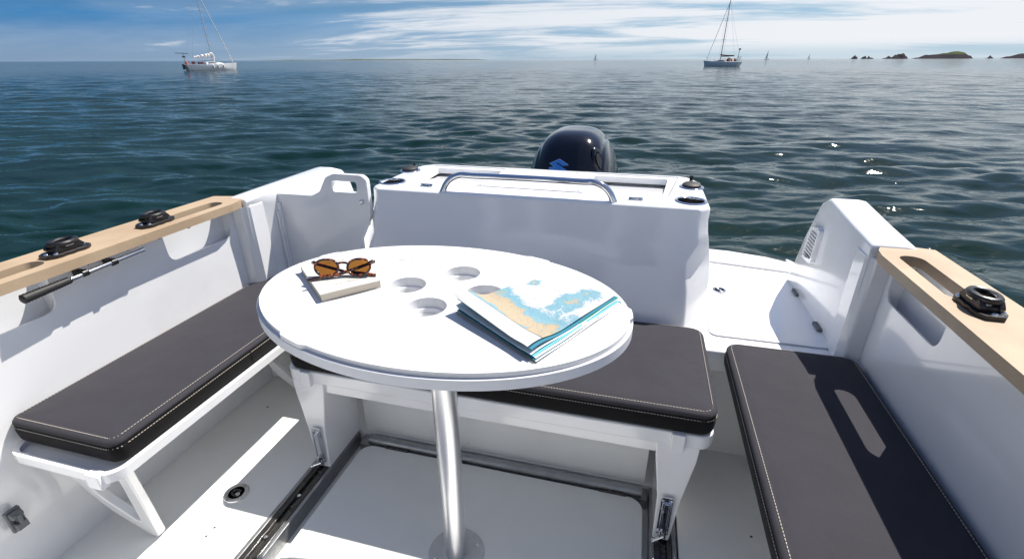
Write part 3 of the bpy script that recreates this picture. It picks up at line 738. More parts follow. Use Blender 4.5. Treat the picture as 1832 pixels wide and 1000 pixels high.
# cabin bulkhead behind the camera: it mirrors in the transom and bounces light into the cockpit
g = G(); dr = roundpoly([(-.78, .04), (-.02, .04), (-.02, 1.86), (-.78, 1.86)], .05); wn = roundpoly([(-1.28, 1.0), (-.92, 1.0), (-.92, 1.75), (-1.28, 1.75)], .06); wn2 = roundpoly([(.12, 1.0), (.50, 1.0), (.50, 1.75), (.12, 1.75)], .06)
g.prism(roundpoly([(-1.50, -.05), (.74, -.05), (.70, 2.0), (-1.46, 2.0)], .08), -1.06, -1.0, 'y', [dr, wn, wn2]); cabin = g.build('cabin_bulkhead', M['cabin'], boat, bevel=.006)
for h_, nm in ((dr, 'door_glass'), (wn, 'window_glass'), (wn2, 'window_glass')): G().prism(h_, -1.045, -1.035, 'y').build(nm, M['window'], cabin)
# plain clip on the left liner
g = G().use(M['grey']); g.box(-1.434, -1.424, .498, .530, .17, .235); g.box(-1.425, -1.41, .502, .526, .178, .198); g.tube([(-1.418, .502, .222), (-1.418, .526, .222)], .010, 12); g.box(-1.426, -1.404, .510, .518, .195, .225)
g.build('wall_clip', None, boat, bevel=.002)

# ------------------------------------------------------------------ outboard engine
eng = thing('outboard_motor', 'glossy black outboard engine with a blue S shaped badge behind the transom', 'engine', (XC, 2.75, WL))
def cowl_pt(u, v):
    """u around (0..1, from starboard front), v up (0..1)"""
    a = 2*math.pi*u
    z = .40+.515*math.sin(v*math.pi/2)**1.0
    top = math.cos(v*math.pi/2)**.74
    w_ = .285*(.06+.94*top)*(1-.05*(1-v)); yf = 2.36+.10*v; ycen = 2.70+.02*v; ln = (.36-.02*v)*(.05+.95*math.cos(v*math.pi/2)**.55)
    c_, s_ = math.cos(a), math.sin(a); e = .62
    x = w_*math.copysign(abs(c_)**e, c_); y = ln*math.copysign(abs(s_)**e, s_)
    # pinch the front a little, and two long creases over the top
    if y < 0: x *= 1-.09*(-y/.36)**1.6
    g_ = math.exp(-((abs(x)-.165)/.010)**2)*.007
    return Vector((XC+.032+x*(1-.03), ycen+y, z-g_*(1 if v > .15 else 0)))
NU, NV = 168, 70
g = G(); g.use(M['cowl'])
rings = [[cowl_pt(i/NU, j/NV) for i in range(NU)] for j in range(NV)]
g.loft(rings)
cowl = g.build('cowl', None, eng, smooth=75)
# air scoop on the starboard shoulder
g = G().use(M['cowl']); 
from mathutils.bvhtree import BVHTree
bvh = BVHTree.FromPolygons([v.co.copy() for v in cowl.data.vertices], [tuple(p.vertices) for p in cowl.data.polygons])
o_ = Vector((.50, 2.10, .90)); hit = bvh.ray_cast(o_, (Vector((-.195, 2.48, .785))-o_).normalized())
nrm = hit[1] if hit[1].dot(Vector((1, -1, 1))) > 0 else -hit[1]; cx = hit[0]-nrm*.002; q = nrm.to_track_quat('Z', 'Y')
vs = []
for r, z in ((.030, -.02), (.040, .0), (.050, .008), (.060, .002), (.066, -.012)):
    for k in range(32):
        a = 2*math.pi*k/32; vs.append(cx + q @ Vector((r*.62*math.cos(a), r*1.15*math.sin(a), z*.6)))
g.add(vs, [(i*32+k, i*32+(k+1) % 32, (i+1)*32+(k+1) % 32, (i+1)*32+k) for i in range(4) for k in range(32)])
g.use(M['black']); g.add([cx+q @ Vector((.034*.62*math.cos(2*math.pi*k/32), .034*1.15*math.sin(2*math.pi*k/32), .0035)) for k in range(32)], [tuple(range(32))])
g.build('air_scoop', None, eng, smooth=60)
G().use(M['gel']).box(XC+.20, XC+.262, 2.60, 2.95, .38, .60).build('side_trim', None, eng, bevel=.03)
g = G().use(M['black']); g.loft([[(XC+x*k, 2.72+y*l, z) for x, y in rrect(-.13, .13, -.24, .24, .07)] for z, k, l in ((.43, 1.55, 1.3), (.30, 1.2, 1.1), (.05, .8, .8), (-.3, .5, .6), (-.95, .45, .5))])
g.box(XC-.15, XC+.15, 2.12, 2.52, -.15, .28); g.build('mid_section', None, eng, bevel=.01)
# badge, laid on the front face by casting rays at the cowl
from mathutils.bvhtree import BVHTree
bvh = BVHTree.FromPolygons([v.co.copy() for v in cowl.data.vertices], [tuple(p.vertices) for p in cowl.data.polygons])
S_top = [(.52, 1.0), (.98, .58), (.96, .53), (.74, .47), (.44, .74), (.38, .70), (.93, .16), (.90, .10), (.70, .02), (.05, .64), (.04, .66)]
E1 = [(.03,.66),(.50,.98),(.97,.60),(.95,.56),(.70,.52),(.40,.74),(.34,.71),(.93,.20),(.91,.16),(.70,.02),(.55,.06),(.47,.18)]
up_part = [(.03,.66), (.52,1.), (.98,.62), (.96,.56), (.70,.53), (.40,.76), (.36,.70), (.94,.22), (.93,.17), (.71,.04), (.62,.06)]
lo_part = [(-.03,.30), (.02,.37), (.28,.38), (.55,.13), (.47,-.06), (.40,-.08)]
lo_part = [(-.02,.28), (.03,.36), (.28,.39), (.56,.10), (.50,-.02), (.43,-.05)]
g = G()
def badge(poly, mt, lift, grow=0.):
    c_ = Vector((sum(p[0] for p in poly)/len(poly), sum(p[1] for p in poly)/len(poly)))
    vs = []
    for p in poly:
        u, v = p; u = c_.x+(u-c_.x)*(1+grow); v = c_.y+(v-c_.y)*(1+grow)
        o_ = Vector((-.437+u*.094, 1.6, .735+v*.068+ .20)); d_ = Vector((0, 1, -.25)).normalized()
        h = bvh.ray_cast(o_, d_)
        if h[0] is None: return
        vs.append(h[0]-d_*lift)
    back = [v+Vector((0, .006, 0)) for v in vs]; n = len(vs)
    tr = tessellate_polygon([[Vector((p[0], p[1], 0)) for p in poly]])
    g.use(mt).add(vs+back, [tuple(t3) for t3 in tr]+[(i, (i+1) % n, n+(i+1) % n, n+i) for i in range(n)])
for pp in (up_part, lo_part):
    badge(pp, M['chrome_edge'], .003, .10); badge(pp, M['emblem'], .0048)
g.build('badge', None, eng, smooth=30)

# ------------------------------------------------------------------ benches and cushions
def latch(x, y, z0, z1, parent, w_=.030):
    g = G().use(M['steel']); g.prism(rrect(x-w_/2*1.1, x+w_/2*1.1, z0+.02, z1, .006), y-.004, y, 'y')
    for k in (-.0085, .0085): g.box(x+k-.0022, x+k+.0022, y-.011, y-.003, z0+.012, z1-.014)
    g.box(x-.006, x+.006, y-.009, y-.003, z0+.02, z1-.02)
    g.tube([(x-.004, y-.008, z0+.045), (x-.006, y-.014, z0+.02), (x-.008, y-.012, z0-.002)], .0045, 10)
    g.tube([(x-.022, y-.022, z0+.012), (x+.004, y-.012, z0+.022)], .0045, 10); g.lathe([(0, .004), (.007, .003), (.007, -.003), (0, -.004)], (x-.024, y-.023, z0+.011), 12, (-1, -.4, -.4))
    for a, b2 in ((-.012, z1-.01), (.012, z1-.01), (-.012, z0+.03), (.012, z0+.03)): g.lathe([(0, .003), (.0025, .002), (.0032, 0)], (x+a, y-.004, b2), 10, (0, -1, 0))
    return g.build('latch', None, parent, bevel=.0008, seg=2)
def tray(parent, x0, x1, y0, y1, z1, th, r, name='seat_shelf'):
    g = G(); o1 = rrect(x0, x1, y0, y1, r, 8); i1 = rrect(x0+.012, x1-.012, y0+.012, y1-.012, r-.008, 8)
    g.prism(o1, z1-th, z1, 'z', [i1]); g.prism(i1, z1-th+.002, z1-.012)
    return g.build(name, M['gel'], parent, bevel=.004)

bc = thing('bench', 'white bench on two tapered legs in front of the transom', 'bench', (XC, 1.2, 0), 'cockpit benches')
g = G(); g.prism(rrect(-1.008, .256, 1.035, 1.45, .04, 8), .336, .382); g.build('seat_shelf', M['gel'], bc, bevel=.007)
for s in (-1, 1):
    xo0, xi0 = XC+s*.605, XC+s*.495; xo1, xi1 = XC+s*.568, XC+s*.523
    g = G(); rings = []
    for z, o_, i_ in ((.345, xo0, xi0), (.30, xo0-s*.002, xi0+s*.004), (.16, xo1+s*.014, xi1-s*.004), (.003, xo1, xi1)):
        f = 1.034+(.34-z)*-.03
        rings.append([(o_, f, z), (i_, f, z), (i_, f+.030, z), (i_, 1.222, z), (i_+s*.02, 1.222, z), (i_+s*.02, f+.030, z), (o_, f+.030, z)])
    g.loft(rings); leg = g.build('leg', M['gel'], bc, bevel=.004)
    la = latch(XC+s*.546, 1.021, .012, .172, leg)
    G().box(XC+s*.547-.017, XC+s*.547+.017, 1.021, 1.04, .332, .386).build('tab', M['gel'], bc, bevel=.003)
G().box(XC-.50, XC+.50, 1.222, 1.245, .001, .34).build('back_panel', M['floor'], bc)
G().box(XC-.50, XC+.50, 1.045, 1.065, .30, .338).build('apron', M['gel'], bc, bevel=.004)

def side_bench(s, label):
    b_ = thing('bench', label, 'bench', (XC+s*.9, 1.0, 0), 'cockpit benches'); X = lambda x: XC+s*(-1)*(x-XC)   # modelled for the left side
    xa, xb = sorted((X(-1.096), X(-1.432)))
    y0 = .555 if s < 0 else .42
    tray(b_, xa, xb, y0, 1.425, .384, .026, .045)
    def br(yb, nm):
        P = lambda x, z, o_=0: (X(x), yb+(.33-z)*.2+o_, z)
        outer = [(-1.43, .334), (-1.40, .30), (-1.372, .26), (-1.366, .19), (-1.35, .13), (-1.335, .095), (-1.275, .025), (-1.262, 0.001), (-1.235, 0.001), (-1.222, .02), (-1.185, .15), (-1.135, .334)]
        hole = [(-1.318, .29), (-1.336, .25), (-1.332, .185), (-1.318, .155), (-1.268, .080), (-1.248, .078), (-1.182, .29), (-1.189, .314), (-1.305, .314)]
        g = G(); 
        g.prism(outer, 0, .024, 'x', [hole], tf=lambda u, v, w_: P(u, v, w_))
        return g.build(nm, M['gel'], b_, bevel=.004)
    br(.606 if s < 0 else .5, 'leg_frame'); 
    br(1.28, 'leg_frame')
    return b_
bl = side_bench(-1, 'white bench on open leg frames along the left side of the cockpit')
br_ = side_bench(1, 'white bench hidden under the long cushion along the right side')
g = G().use(M['alug']); g.box(-1.425, -1.40, .60, .63, .30, .335); g.lathe([(0, .006), (.007, .004), (.008, 0)], (-1.412, .60, .318), 12, (0, -1, 0)); g.build('bracket', None, bl, bevel=.001)
G().use(M['seam']).lathe([(0, .0008), (.004, .0004)], (-1.365, .586, .3815-.0125), 10).build('drain_hole', None, bl)
G().box(-1.165, -1.125, .548, .57, .345, .3865).build('tab', M['gel'], bl, bevel=.003)

def cushion(label, x0, x1, y0, y1, z0, z1, rc, seams=()):
    c_ = thing('cushion', label, 'cushion', ((x0+x1)/2, (y0+y1)/2, z0), 'charcoal seat cushions')
    re = .017; rings = []; H = z1-z0
    def rr(ins, z, n=7): return [(x, y, z) for x, y in rrect(x0+ins, x1-ins, y0+ins, y1-ins, max(rc-ins, .004), n)]
    g = G().use(M['fabside'])
    prof = [(.008, z0), (.002, z0+.004), (0, z0+.012), (-.002, z0+H*.5), (0, z1-.020), (.0015, z1-.0165)]
    g.loft([rr(a, z) for a, z in prof], cap=False); r0 = rr(.008, z0); g.add(r0, [tuple(reversed(range(len(r0))))])
    g.build('side_band', None, c_, smooth=60)
    g = G().use(M['fabric'])
    # top panel: piped edge rolling into a faintly domed, faintly uneven top
    ins = [(.0015, z1-.0165), (-.0008, z1-.013), (0, z1-.009), (.004, z1-.004), (.010, z1-.0018), (.014, z1-.0025), (.020, z1-.0005), (.035, z1+.0012)]
    g.loft([rr(a, z) for a, z in ins], cap=False)
    N = len(rr(0, 0)); last = rr(.035, z1+.0012); ctr = Vector(((x0+x1)/2, (y0+y1)/2, 0))
    prev = last; rs = [last]
    for k in range(1, 9):
        f = 1-k/9; cur = []
        hx = (x1-x0)/2-.035; hy = (y1-y0)/2-.035; m_ = min(hx, hy)
        for p in last:
            qx = p[0]-ctr.x; qy = p[1]-ctr.y
            nx = math.copysign(max(abs(qx)-m_*(1-f), 0), qx) if hx > hy else qx*f
            ny = math.copysign(max(abs(qy)-m_*(1-f), 0), qy) if hy > hx else qy*f
            cur.append((ctr.x+nx, ctr.y+ny, z1+.0012+.004*(1-f)**.6+.0008*math.sin(nx*23+ny*17)))
        rs.append(cur)
    g.loft(rs, cap=False); g.add(rs[-1], [tuple(range(N))])
    g.build('top_panel', None, c_, smooth=60)
    # two rows of stitches
    for insx, z, pitch in ((.0122, z1-.0011, .0080), (-.0006, z1-.0225, .0080)):
        g = G().use(M['thread'])
        lp = [Vector(p) for p in rr(insx, z, 10)]; n = len(lp); acc = 0.; k = 0
        per = [(lp[i], lp[(i+1) % n]) for i in range(n)]
        pos = 0.; on = True
        for a, b2 in per:
            L = (b2-a).length
            if L < 1e-6: continue
            t_ = (b2-a)/L; nn = Vector((t_.y, -t_.x, 0)); s0 = 0.
            while pos < L:
                e = min(pos+.0052, L); A = a+t_*pos; B2 = a+t_*e
                w_ = .0006
                if z > z1-.01:
                    o1 = nn*w_; zz = Vector((0, 0, .0011)); g.add([A-o1, B2-o1, B2+o1, A+o1, A-o1+zz, B2-o1+zz, B2+o1+zz, A+o1+zz], [(0,3,2,1), (4,5,6,7), (0,1,5,4), (1,2,6,5), (2,3,7,6), (3,0,4,7)])
                else:
                    o1 = nn*.0014; zz = Vector((0, 0, .0009)); g.add([A, B2, B2+o1, A+o1, A+zz, B2+zz, B2+o1+zz, A+o1+zz], [(0,3,2,1), (4,5,6,7), (0,1,5,4), (1,2,6,5), (2,3,7,6), (3,0,4,7)])
                pos += pitch
            pos -= L
        g.build('stitching', None, c_, smooth=10, fix=True)
    for (sx, sy, ax) in seams:
        g = G().use(M['fabside'])
        g.tube([(sx, sy, z0+.01), (sx, sy, z1-.016)], .0016, 6); g.build('panel_seam', None, c_)
    return c_
cushion('charcoal seat cushion on the left bench, mostly sunlit beside the left wall', -1.445, -1.105, .592, 1.505, .386, .452, .028, [(-1.1035, 1.02, 0)])
cushion('charcoal seat cushion under the table in front of the transom', -.990, .253, 1.030, 1.475, .387, .457, .04)
cushion('charcoal seat cushion on the right bench crossed by the shadow of the gunwale board', .315, .672, .45, 1.415, .386, .452, .04)

# ------------------------------------------------------------------ table
TC = Vector((-.383, .844)); TA = R_(-4.5); CT, ST = math.cos(TA), math.sin(TA); TZ = .800
table = thing('table', 'white oval cockpit table with cup recesses on an aluminium pedestal', 'table', (TC.x, TC.y, 0))
def ell(a, b2, n=160, da=0., tabs=()):
    pts = []
    for k in range(n):
        th = 2*math.pi*k/n; aa, bb = a, b2
        for (c0, hw) in tabs:
            dd = (th-c0+math.pi) % (2*math.pi)-math.pi
            if abs(dd) < hw: aa += da; bb += da
        x, y = aa*math.cos(th), bb*math.sin(th); pts.append((TC.x+x*CT-y*ST, TC.y+x*ST+y*CT))
    return pts
hol = [(-.463, .866), (-.381, .781), (-.368, .955), (-.288, .868)]
g = G().use(M['rim']); g.prism(ell(.403, .276), TZ-.026, TZ-.006, 'z', [circ(x, y, .0405) for x, y in hol])
g.build('rim_band', None, table, bevel=.004)
g = G().use(M['hdpe']); tabs = [(R_(246), .085), (R_(68), .075), (R_(8), .07), (R_(155), .07)]
g.prism(ell(.3965, .2695, 240, .0055, tabs), TZ-.0055, TZ+.004, 'z', [circ(x, y, .0405) for x, y in hol])
top = g.build('table_top', None, table, bevel=.0028, seg=3)
for x, y in hol:
    G().use(M['hdpe']).lathe([(0, -.052), (.027, -.052), (.0305, -.050), (.0325, -.0215), (.0335, -.020), (.0380, -.0195), (.0395, -.0185), (.0404, -.004), (.0404, -.001)][::1], (x, y, TZ+.003), 48, open_end=True).build('cup_recess', None, table, smooth=40)
P0 = (-.386, .846)
g = G().use(M['alu']).lathe([(.0285, .0), (.0300, .004), (.0300, TZ-.03), (.0300, TZ-.028)], (*P0, 0), 48); g.build('pole', None, table, smooth=50)
G().use(M['alu']).lathe([(.03, -.035), (.085, -.030), (.09, -.026)], (*P0, TZ), 40).build('top_flange', None, table)
g = G().use(M['alug']).lathe([(.031, .004), (.060, .0045), (.0765, .0028), (.0785, 0.), (.0785, -.01)], (P0[0], P0[1], -.0045), 56); base = g.build('base_plate', M['alug'], table, smooth=30)
for a in (20, 110, 200, 290, 335): 
    if a != 335: G().use(M['steel']).lathe([(0, .0012), (.002, .0018), (.0045, .0014), (.0055, 0)], (P0[0]+.062*math.cos(R_(a+15)), P0[1]+.062*math.sin(R_(a+15)), -.0006), 14).build('screw', None, base)
M['plate'] = mat('base_plate_white', (.55, .56, .56), .35, var=(30, .12)); base.data.materials[0] = M['plate']

# ------------------------------------------------------------------ book
M['page'] = mat('page_edges', (.58, .52, .42), .85); t = NT(M['page'].node_tree); b = t.n['Principled BSDF']; geo = t.new('ShaderNodeTexCoord').outputs['Object']
z_ = t.sep(geo)[2]; c = t.mix(t.noise(t.comb(0., 0., t.math('MULTIPLY', z_, 3000.)), 1., 1), (.42, .36, .28, 1), (.68, .62, .52, 1)); t.l.new(c, b.inputs['Base Color'])
M['cover'] = mat('cream_cover', (.60, .575, .53), .45, var=(15, .06))
M['ink'] = mat('dark_print', (.08, .08, .09), .7)
bk = thing('book', 'thick cream paperback lying under the sunglasses on the table', 'book', (-.60, .86, TZ+.004))
ang = math.atan2(.098, .087); E1v = Vector((math.cos(ang), math.sin(ang), 0)); E2v = Vector((-math.sin(ang), math.cos(ang), 0)); O_ = Vector((-.594, .745, TZ+.0045))
def BP(u, v, w_): return O_+E1v*u+E2v*v+Vector((0, 0, w_))
BW, BL, BH = .126, .185, .0170
def bend(u, v): return .0012*math.sin(u/BW*math.pi)+(.006*max(0, (v/BL-.72)/.28)**2*max(0, 1-u/BW*2.2))
def slab(w0, w1, inset, mt, nm, lift=True):
    g = G().use(mt); nx, ny = 14, 16; top_ = []; bot = []
    for j in range(ny+1):
        for i in range(nx+1):
            u = inset+(BW-2*inset)*i/nx; v = inset+(BL-2*inset)*j/ny
            cur = -.0020*math.sin(i/nx*math.pi)*(1 if j == 0 else 0)
            top_.append(BP(u, v+cur, w1+(bend(u, v) if lift else 0))); bot.append(BP(u, v, w0+(bend(u, v)*(.6 if w0 > .01 else 0) if lift else 0)))
    n = (nx+1)*(ny+1); fs = []
    for j in range(ny):
        for i in range(nx):
            a = j*(nx+1)+i; fs += [(a, a+1, a+nx+2, a+nx+1), (n+a, n+a+nx+1, n+a+nx+2, n+a+1)]
    for i in range(nx): fs += [(i, n+i, n+i+1, i+1), (ny*(nx+1)+i, ny*(nx+1)+i+1, n+ny*(nx+1)+i+1, n+ny*(nx+1)+i)]
    for j in range(ny): fs += [(j*(nx+1), (j+1)*(nx+1), n+(j+1)*(nx+1), n+j*(nx+1)), (j*(nx+1)+nx, n+j*(nx+1)+nx, n+(j+1)*(nx+1)+nx, (j+1)*(nx+1)+nx)]
    g.add(top_+bot, fs); return g.build(nm, None, bk, smooth=30)
slab(0, .0009, 0, M['cover'], 'back_cover', False)
slab(.001, BH-.001, .0012, M['page'], 'pages'); cov = slab(BH-.0009, BH, 0, M['cover'], 'front_cover')
rng = random.Random(3)
def marks(v, u0, u1, h_, step):
    u = u0; g = G().use(M['ink'])
    while u < u1:
        w_ = step*rng.uniform(.35, .75)
        if rng.random() < .88:
            zz = BH+bend(u, v)+.0006; g.add([BP(u, v, zz), BP(u+w_, v, zz), BP(u+w_, v+h_*rng.uniform(.7, 1), zz), BP(u, v+h_, zz)], [(0,1,2,3)])
        u += step
    g.build('cover_print', None, cov)
marks(.062, .030, .105, .0036, .0040); marks(.030, .034, .100, .0016, .0022); marks(.158, .05, .095, .002, .003)

# ------------------------------------------------------------------ sunglasses
m = mat('tortoiseshell', (.05, .02, .01), .12, coat=.8); M['tort'] = m; t = NT(m.node_tree); b = t.n['Principled BSDF']; geo = t.new('ShaderNodeTexCoord').outputs['Object']
t.l.new(t.mix(t.maprange(t.noise(geo, 130, 3, .6, 1.), .5, .62), (.014, .006, .005, 1), (.42, .10, .015, 1)), b.inputs['Base Color'])
m = bpy.data.materials.new('brown_lens'); m.use_nodes = True; M['lens'] = m; t = NT(m.node_tree); b = t.n['Principled BSDF']
tr = t.new('ShaderNodeBsdfTransparent'); tr.inputs[0].default_value = (.32, .14, .025, 1); gl = t.new('ShaderNodeBsdfGlossy'); gl.inputs['Roughness'].default_value = .03
fr = t.new('ShaderNodeFresnel'); fr.inputs[0].default_value = 1.5; mx = t.new('ShaderNodeMixShader'); t.l.new(fr.outputs[0], mx.inputs[0]); t.l.new(tr.outputs[0], mx.inputs[1]); t.l.new(gl.outputs[0], mx.inputs[2])
t.l.new(mx.outputs[0], t.n['Material Output'].inputs[0])
gc = Vector((-.598, .838, TZ+.0045+BH+.021)); e1 = Vector((.956, .292, 0)).normalized(); e2 = Vector((-.292, .956, 0)).normalized(); tilt = R_(30)
up_ = (Vector((0, 0, 1))*math.cos(tilt)+e2*math.sin(tilt)).normalized(); nr = e1.cross(up_)
sg = thing('sunglasses', 'tortoiseshell sunglasses with brown lenses folded on top of the book', 'sunglasses', tuple(gc-Vector((0, 0, .02))))
def GP(u, v, w_=0.): return gc+e1*u+up_*v+nr*w_
def lens_out(c_, s):
    pts = []
    for k in range(40):
        a = 2*math.pi*k/40; x = .0248*math.copysign(abs(math.cos(a))**.86, math.cos(a)); y = .0178*math.copysign(abs(math.sin(a))**.88, math.sin(a))
        if y < 0: x *= 1-.10*(-y/.02)
        pts.append((c_+x+s*.0015*(y/.02), y))
    return pts
g = G().use(M['tort'])
for s in (-1, 1):
    lo_ = lens_out(s*.0345, s); g.tube([GP(u, v, .002*abs(u)/.06) for u, v in lo_], .0027, 8, closed=True)
    g.tube([GP(s*.057, .010), GP(s*.063, .013, -.001), GP(s*.067, .012, -.005)], [.0035, .0036, .003], 8)
g.tube([GP(-.013, .006), GP(-.008, .0095, .002), GP(0, .0105, .003), GP(.008, .0095, .002), GP(.013, .006)], .0026, 8)
g.build('frame', None, sg, smooth=60)
for s in (-1, 1):
    lo_ = lens_out(s*.0345, s); G().use(M['lens']).add([GP(u, v, .002*abs(u)/.06) for u, v in lo_], [tuple(range(40))]).build('lens', None, sg)
zb = TZ+.0045+BH+.003
for s in (-1, 1):
    h0 = GP(s*.067, .012, -.005); tip = Vector((gc.x, gc.y, 0))+e1*(-s*.070)-e2*(.024 if s > 0 else .004); tip.z = zb
    mid = (h0*.5+tip*.5); mid.z = zb+.007; mid2 = h0*.25+tip*.75; mid2.z = zb+.004
    g = G().use(M['tort']).tube([h0, h0*.85+mid*.15, mid, mid2, tip], [.0032, .0036, .0036, .0040, .0036], 8); g.build('temple', None, sg, smooth=60)

# ------------------------------------------------------------------ folded sea chart
m = mat('printed_chart', (.85, .85, .85), .55); M['chart'] = m; t = NT(m.node_tree); b = t.n['Principled BSDF']; uv = t.new('ShaderNodeUVMap').outputs[0]; uv_ = t.sep(uv)
n_big = t.noise(uv, 2.6, 9, .62, .25); 
# land runs along the near-left side; u = along the spine edge, v = away from the curled edge
bandd = t.math('ABSOLUTE', t.math('SUBTRACT', uv_[1], t.math('ADD', .30, t.math('MULTIPLY', uv_[0], -.08))))
landf = t.math('SUBTRACT', t.math('SUBTRACT', t.math('ADD', n_big, .13), t.math('MULTIPLY', bandd, 1.55)), 0.)
isl = t.math('POWER', t.math('ADD', t.math('POWER', t.math('SUBTRACT', uv_[0], .70), 2.), t.math('POWER', t.math('MULTIPLY', t.math('SUBTRACT', uv_[1], .74), .55), 2.)), .5)
islf = t.math('SUBTRACT', t.math('ADD', t.noise(uv, 6, 8, .65), .06), t.math('MULTIPLY', isl, 1.9))
isl2 = t.math('POWER', t.math('ADD', t.math('POWER', t.math('SUBTRACT', uv_[0], .10), 2.), t.math('POWER', t.math('SUBTRACT', uv_[1], .80), 2.)), .5)
islf2 = t.math('SUBTRACT', t.noise(uv, 7, 8, .65), t.math('MULTIPLY', isl2, 3.2))
fld = t.math('MAXIMUM', landf, t.math('MAXIMUM', t.math('SUBTRACT', islf, .04), t.math('SUBTRACT', islf2, .06)))
fine = t.noise(uv, 60, 4, .7)
sea1 = t.maprange(t.math('ADD', fld, t.math('MULTIPLY', t.math('SUBTRACT', fine, .5), .42)), .24, .29, 0., .9)
c = t.mix(sea1, (.50, .515, .52, 1), (.11, .29, .36, 1))
c = t.mix(t.maprange(t.math('ADD', fld, t.math('MULTIPLY', t.math('SUBTRACT', fine, .5), .2)), .385, .39, 0., .55), c, (.20, .36, .39, 1))
c = t.mix(t.maprange(fld, .462, .467), c, (.42, .33, .20, 1))
edge = t.math('MULTIPLY', t.maprange(fld, .45, .46), t.math('SUBTRACT', 1., t.maprange(fld, .467, .478))); c = t.mix(edge, c, (.36, .27, .14, 1))
# soundings: scattered tiny ticks, thin grid lines
v1 = t.new('ShaderNodeTexVoronoi'); t.put(v1.inputs['Vector'], t.new('ShaderNodeMapping').outputs[0]); mpp = v1.inputs['Vector'].links[0].from_node; t.put(mpp.inputs[0], uv); mpp.inputs['Scale'].default_value = (1, 1.7, 1); v1.inputs['Scale'].default_value = 42
tick = t.math('MULTIPLY', t.math('LESS_THAN', v1.outputs['Distance'], .22), t.math('GREATER_THAN', t.noise(uv, 9, 3), .42)); c = t.mix(t.math('MULTIPLY', tick, .8), c, (.10, .11, .18, 1))
fr_ = t.math('FRACT', t.math('MULTIPLY', t.math('ADD', fld, t.math('MULTIPLY', fine, .02)), 22.)); ctr_ = t.math('MULTIPLY', t.math('LESS_THAN', t.math('ABSOLUTE', t.math('SUBTRACT', fr_, .5)), .09), t.math('GREATER_THAN', fld, .12)); c = t.mix(t.math('MULTIPLY', ctr_, .45), c, (.16, .26, .36, 1))
border = t.math('LESS_THAN', uv_[1], .135); c = t.mix(border, c, (.58, .58, .57, 1))
line = t.math('LESS_THAN', t.math('ABSOLUTE', t.math('SUBTRACT', uv_[1], .135)), .004); c = t.mix(line, c, (.06, .06, .08, 1))
gridl = t.math('LESS_THAN', t.math('ABSOLUTE', t.math('SUBTRACT', uv_[0], .5)), .0022); c = t.mix(t.math('MULTIPLY', gridl, .4), c, (.15, .15, .2, 1))
t.l.new(c, b.inputs['Base Color'])
M['paper'] = mat('white_paper', (.84, .84, .83), .6); M['cyan'] = mat('cyan_print', (.12, .46, .58), .5); M['teal'] = mat('teal_print', (.01, .17, .25), .5); M['green'] = mat('green_print', (.0, .35, .14), .5); M['kraft'] = mat('grey_paper', (.40, .38, .33), .7)
ch = thing('sea_chart', 'folded sea chart with blue shallows and tan land on the right half of the table', 'chart', (-.17, .8, TZ+.004))
A_, B_, C_, D_ = Vector((-.318, .772)), Vector((-.137, .645)), Vector((-.012, .893)), Vector((-.184, .972))
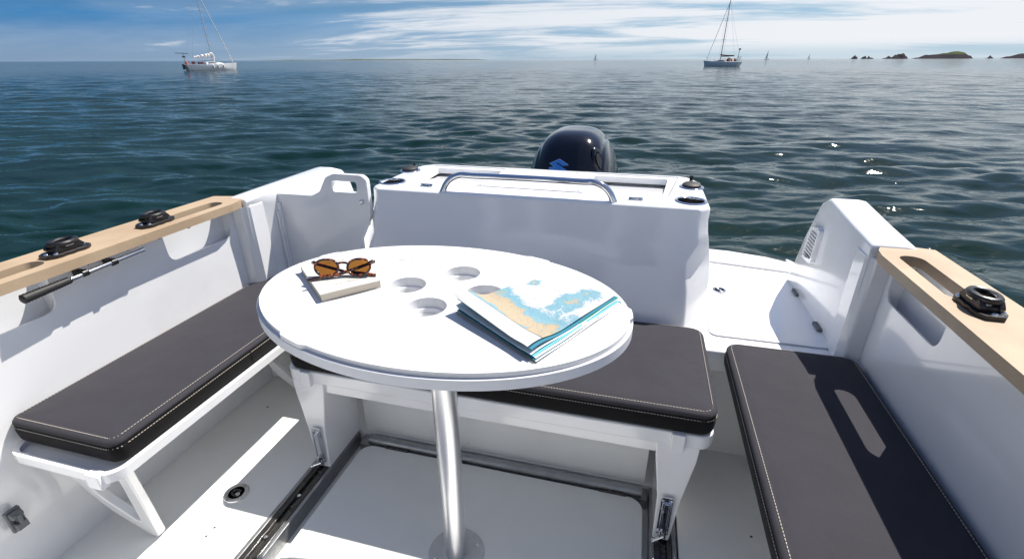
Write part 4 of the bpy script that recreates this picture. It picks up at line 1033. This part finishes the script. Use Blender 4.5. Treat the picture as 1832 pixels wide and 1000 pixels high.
def sheet(mt, k, curl, h0, slip=(0, 0), shrink=(0., 0., 1., 1.), nm='sheet', thick=.0004, lab=None):
    """u: from A to B (toward the spine edge B-C), v: from the curled edge A-B to D-C"""
    g = G(); nx, ny = 26, 34; vs = []; uvs = []
    for j in range(ny+1):
        for i in range(nx+1):
            u = shrink[0]+(shrink[2]-shrink[0])*i/nx; v = shrink[1]+(shrink[3]-shrink[1])*j/ny
            p = (A_*(1-u)+B_*u)*(1-v)+(D_*(1-u)+C_*u)*v
            lift = curl*(math.exp(-((v-.07)/.17)**2))*(.35+.65*(1-u)**1.2)*(1 if v > .0 else 1) + .0035*math.exp(-((u-.93)/.10)**2)*(1-v*.3)*k/6
            wav = .0018*math.sin(u*5+v*4+k)*(.3+v*.5)+.0010*math.sin(v*11+k*1.3)
            vs.append((p.x+slip[0], p.y+slip[1], TZ+.0048+h0+lift+max(0, wav*.7+.0008))); uvs.append((u, v))
    n = len(vs); vs2 = [(x, y, z-thick) for x, y, z in vs]; fs = []
    for j in range(ny):
        for i in range(nx): a = j*(nx+1)+i; fs += [(a, a+1, a+nx+2, a+nx+1), (n+a, n+a+nx+1, n+a+nx+2, n+a+1)]
    for i in range(nx): fs += [(i, n+i, n+i+1, i+1), (ny*(nx+1)+i, ny*(nx+1)+i+1, n+ny*(nx+1)+i+1, n+ny*(nx+1)+i)]
    for j in range(ny): fs += [(j*(nx+1), (j+1)*(nx+1), n+(j+1)*(nx+1), n+j*(nx+1)), (j*(nx+1)+nx, n+j*(nx+1)+nx, n+(j+1)*(nx+1)+nx, (j+1)*(nx+1)+nx)]
    me = bpy.data.meshes.new(nm); me.from_pydata(vs+vs2, [], fs); me.materials.append(mt)
    ul = me.uv_layers.new(name='UVMap'); uu = uvs+uvs
    for l in me.loops: ul.data[l.index].uv = uu[l.vertex_index]
    for p in me.polygons: p.use_smooth = True
    me.set_sharp_from_angle(angle=R_(60))
    o = bpy.data.objects.new(nm, me); C.objects.link(o); o.parent = ch; o.matrix_parent_inverse = ch.matrix_world.inverted()
    if lab: o['label'] = lab
    return o
sheet(M['kraft'], 0, .002, .0000, (.004, -.006), nm='back_sheet')
sheet(M['paper'], 1, .003, .0010, (.009, -.004), nm='inner_sheet')
sheet(M['teal'], 1, .004, .0020, (.006, -.0035), nm='inner_sheet')
sheet(M['paper'], 2, .006, .0030, (.010, -.002), (0, 0, .985, .96), nm='inner_sheet')
sheet(M['cyan'], 3, .008, .0042, (.006, -.001), (0, 0, .985, .97), nm='inner_sheet')
sheet(M['paper'], 4, .0125, .0055, (.0035, -.002), (0, 0, .975, .99), nm='inner_sheet')
sheet(M['green'], 4, .009, .0068, (.004, .002), (.3, .5, .975, 1.0), nm='inner_sheet')
sheet(M['teal'], 5, .025, .0072, (.002, .0), (0.02, .01, .975, .995), nm='inner_sheet')
sheet(M['chart'], 6, .030, .0092, (0, 0), (0, 0, .955, 1), nm='top_sheet', lab='printed top sheet with blue shallows and tan land')

# ------------------------------------------------------------------ handle in clips under the left board
hk = thing('pump_handle', 'steel handle with ribbed black grip clipped under the left tan board', 'handle', (-1.408, .95, .72))
xh = -1.405
G().use(M['steel']).tube([(xh, .81, .732), (xh, 1.025, .739)], .0062, 14).build('shaft', None, hk)
G().use(M['steel']).tube([(xh, 1.014, .7386), (xh, 1.027, .7391)], .0068, 14).build('end_cap', None, hk)
g = G().use(M['rubber']); pts = []; rr = []
for i in range(34):
    u = i/33; y = .705+u*.115; pts.append((xh, y, .7285+u*.0035)); rr.append((.0115+.0012*(i % 2)-.003*u)*(1 if 0 < i < 33 else .65))
g.tube(pts, rr, 16); g.build('grip', None, hk, smooth=50)
for y in (.855, .935):
    g = G().use(M['black']).tube([(xh, y-.008, .7352), (xh, y+.008, .7355)], .0092, 14); g.box(-1.438, xh, y-.008, y+.008, .728, .743); g.build('clip', None, linerL, bevel=.001)
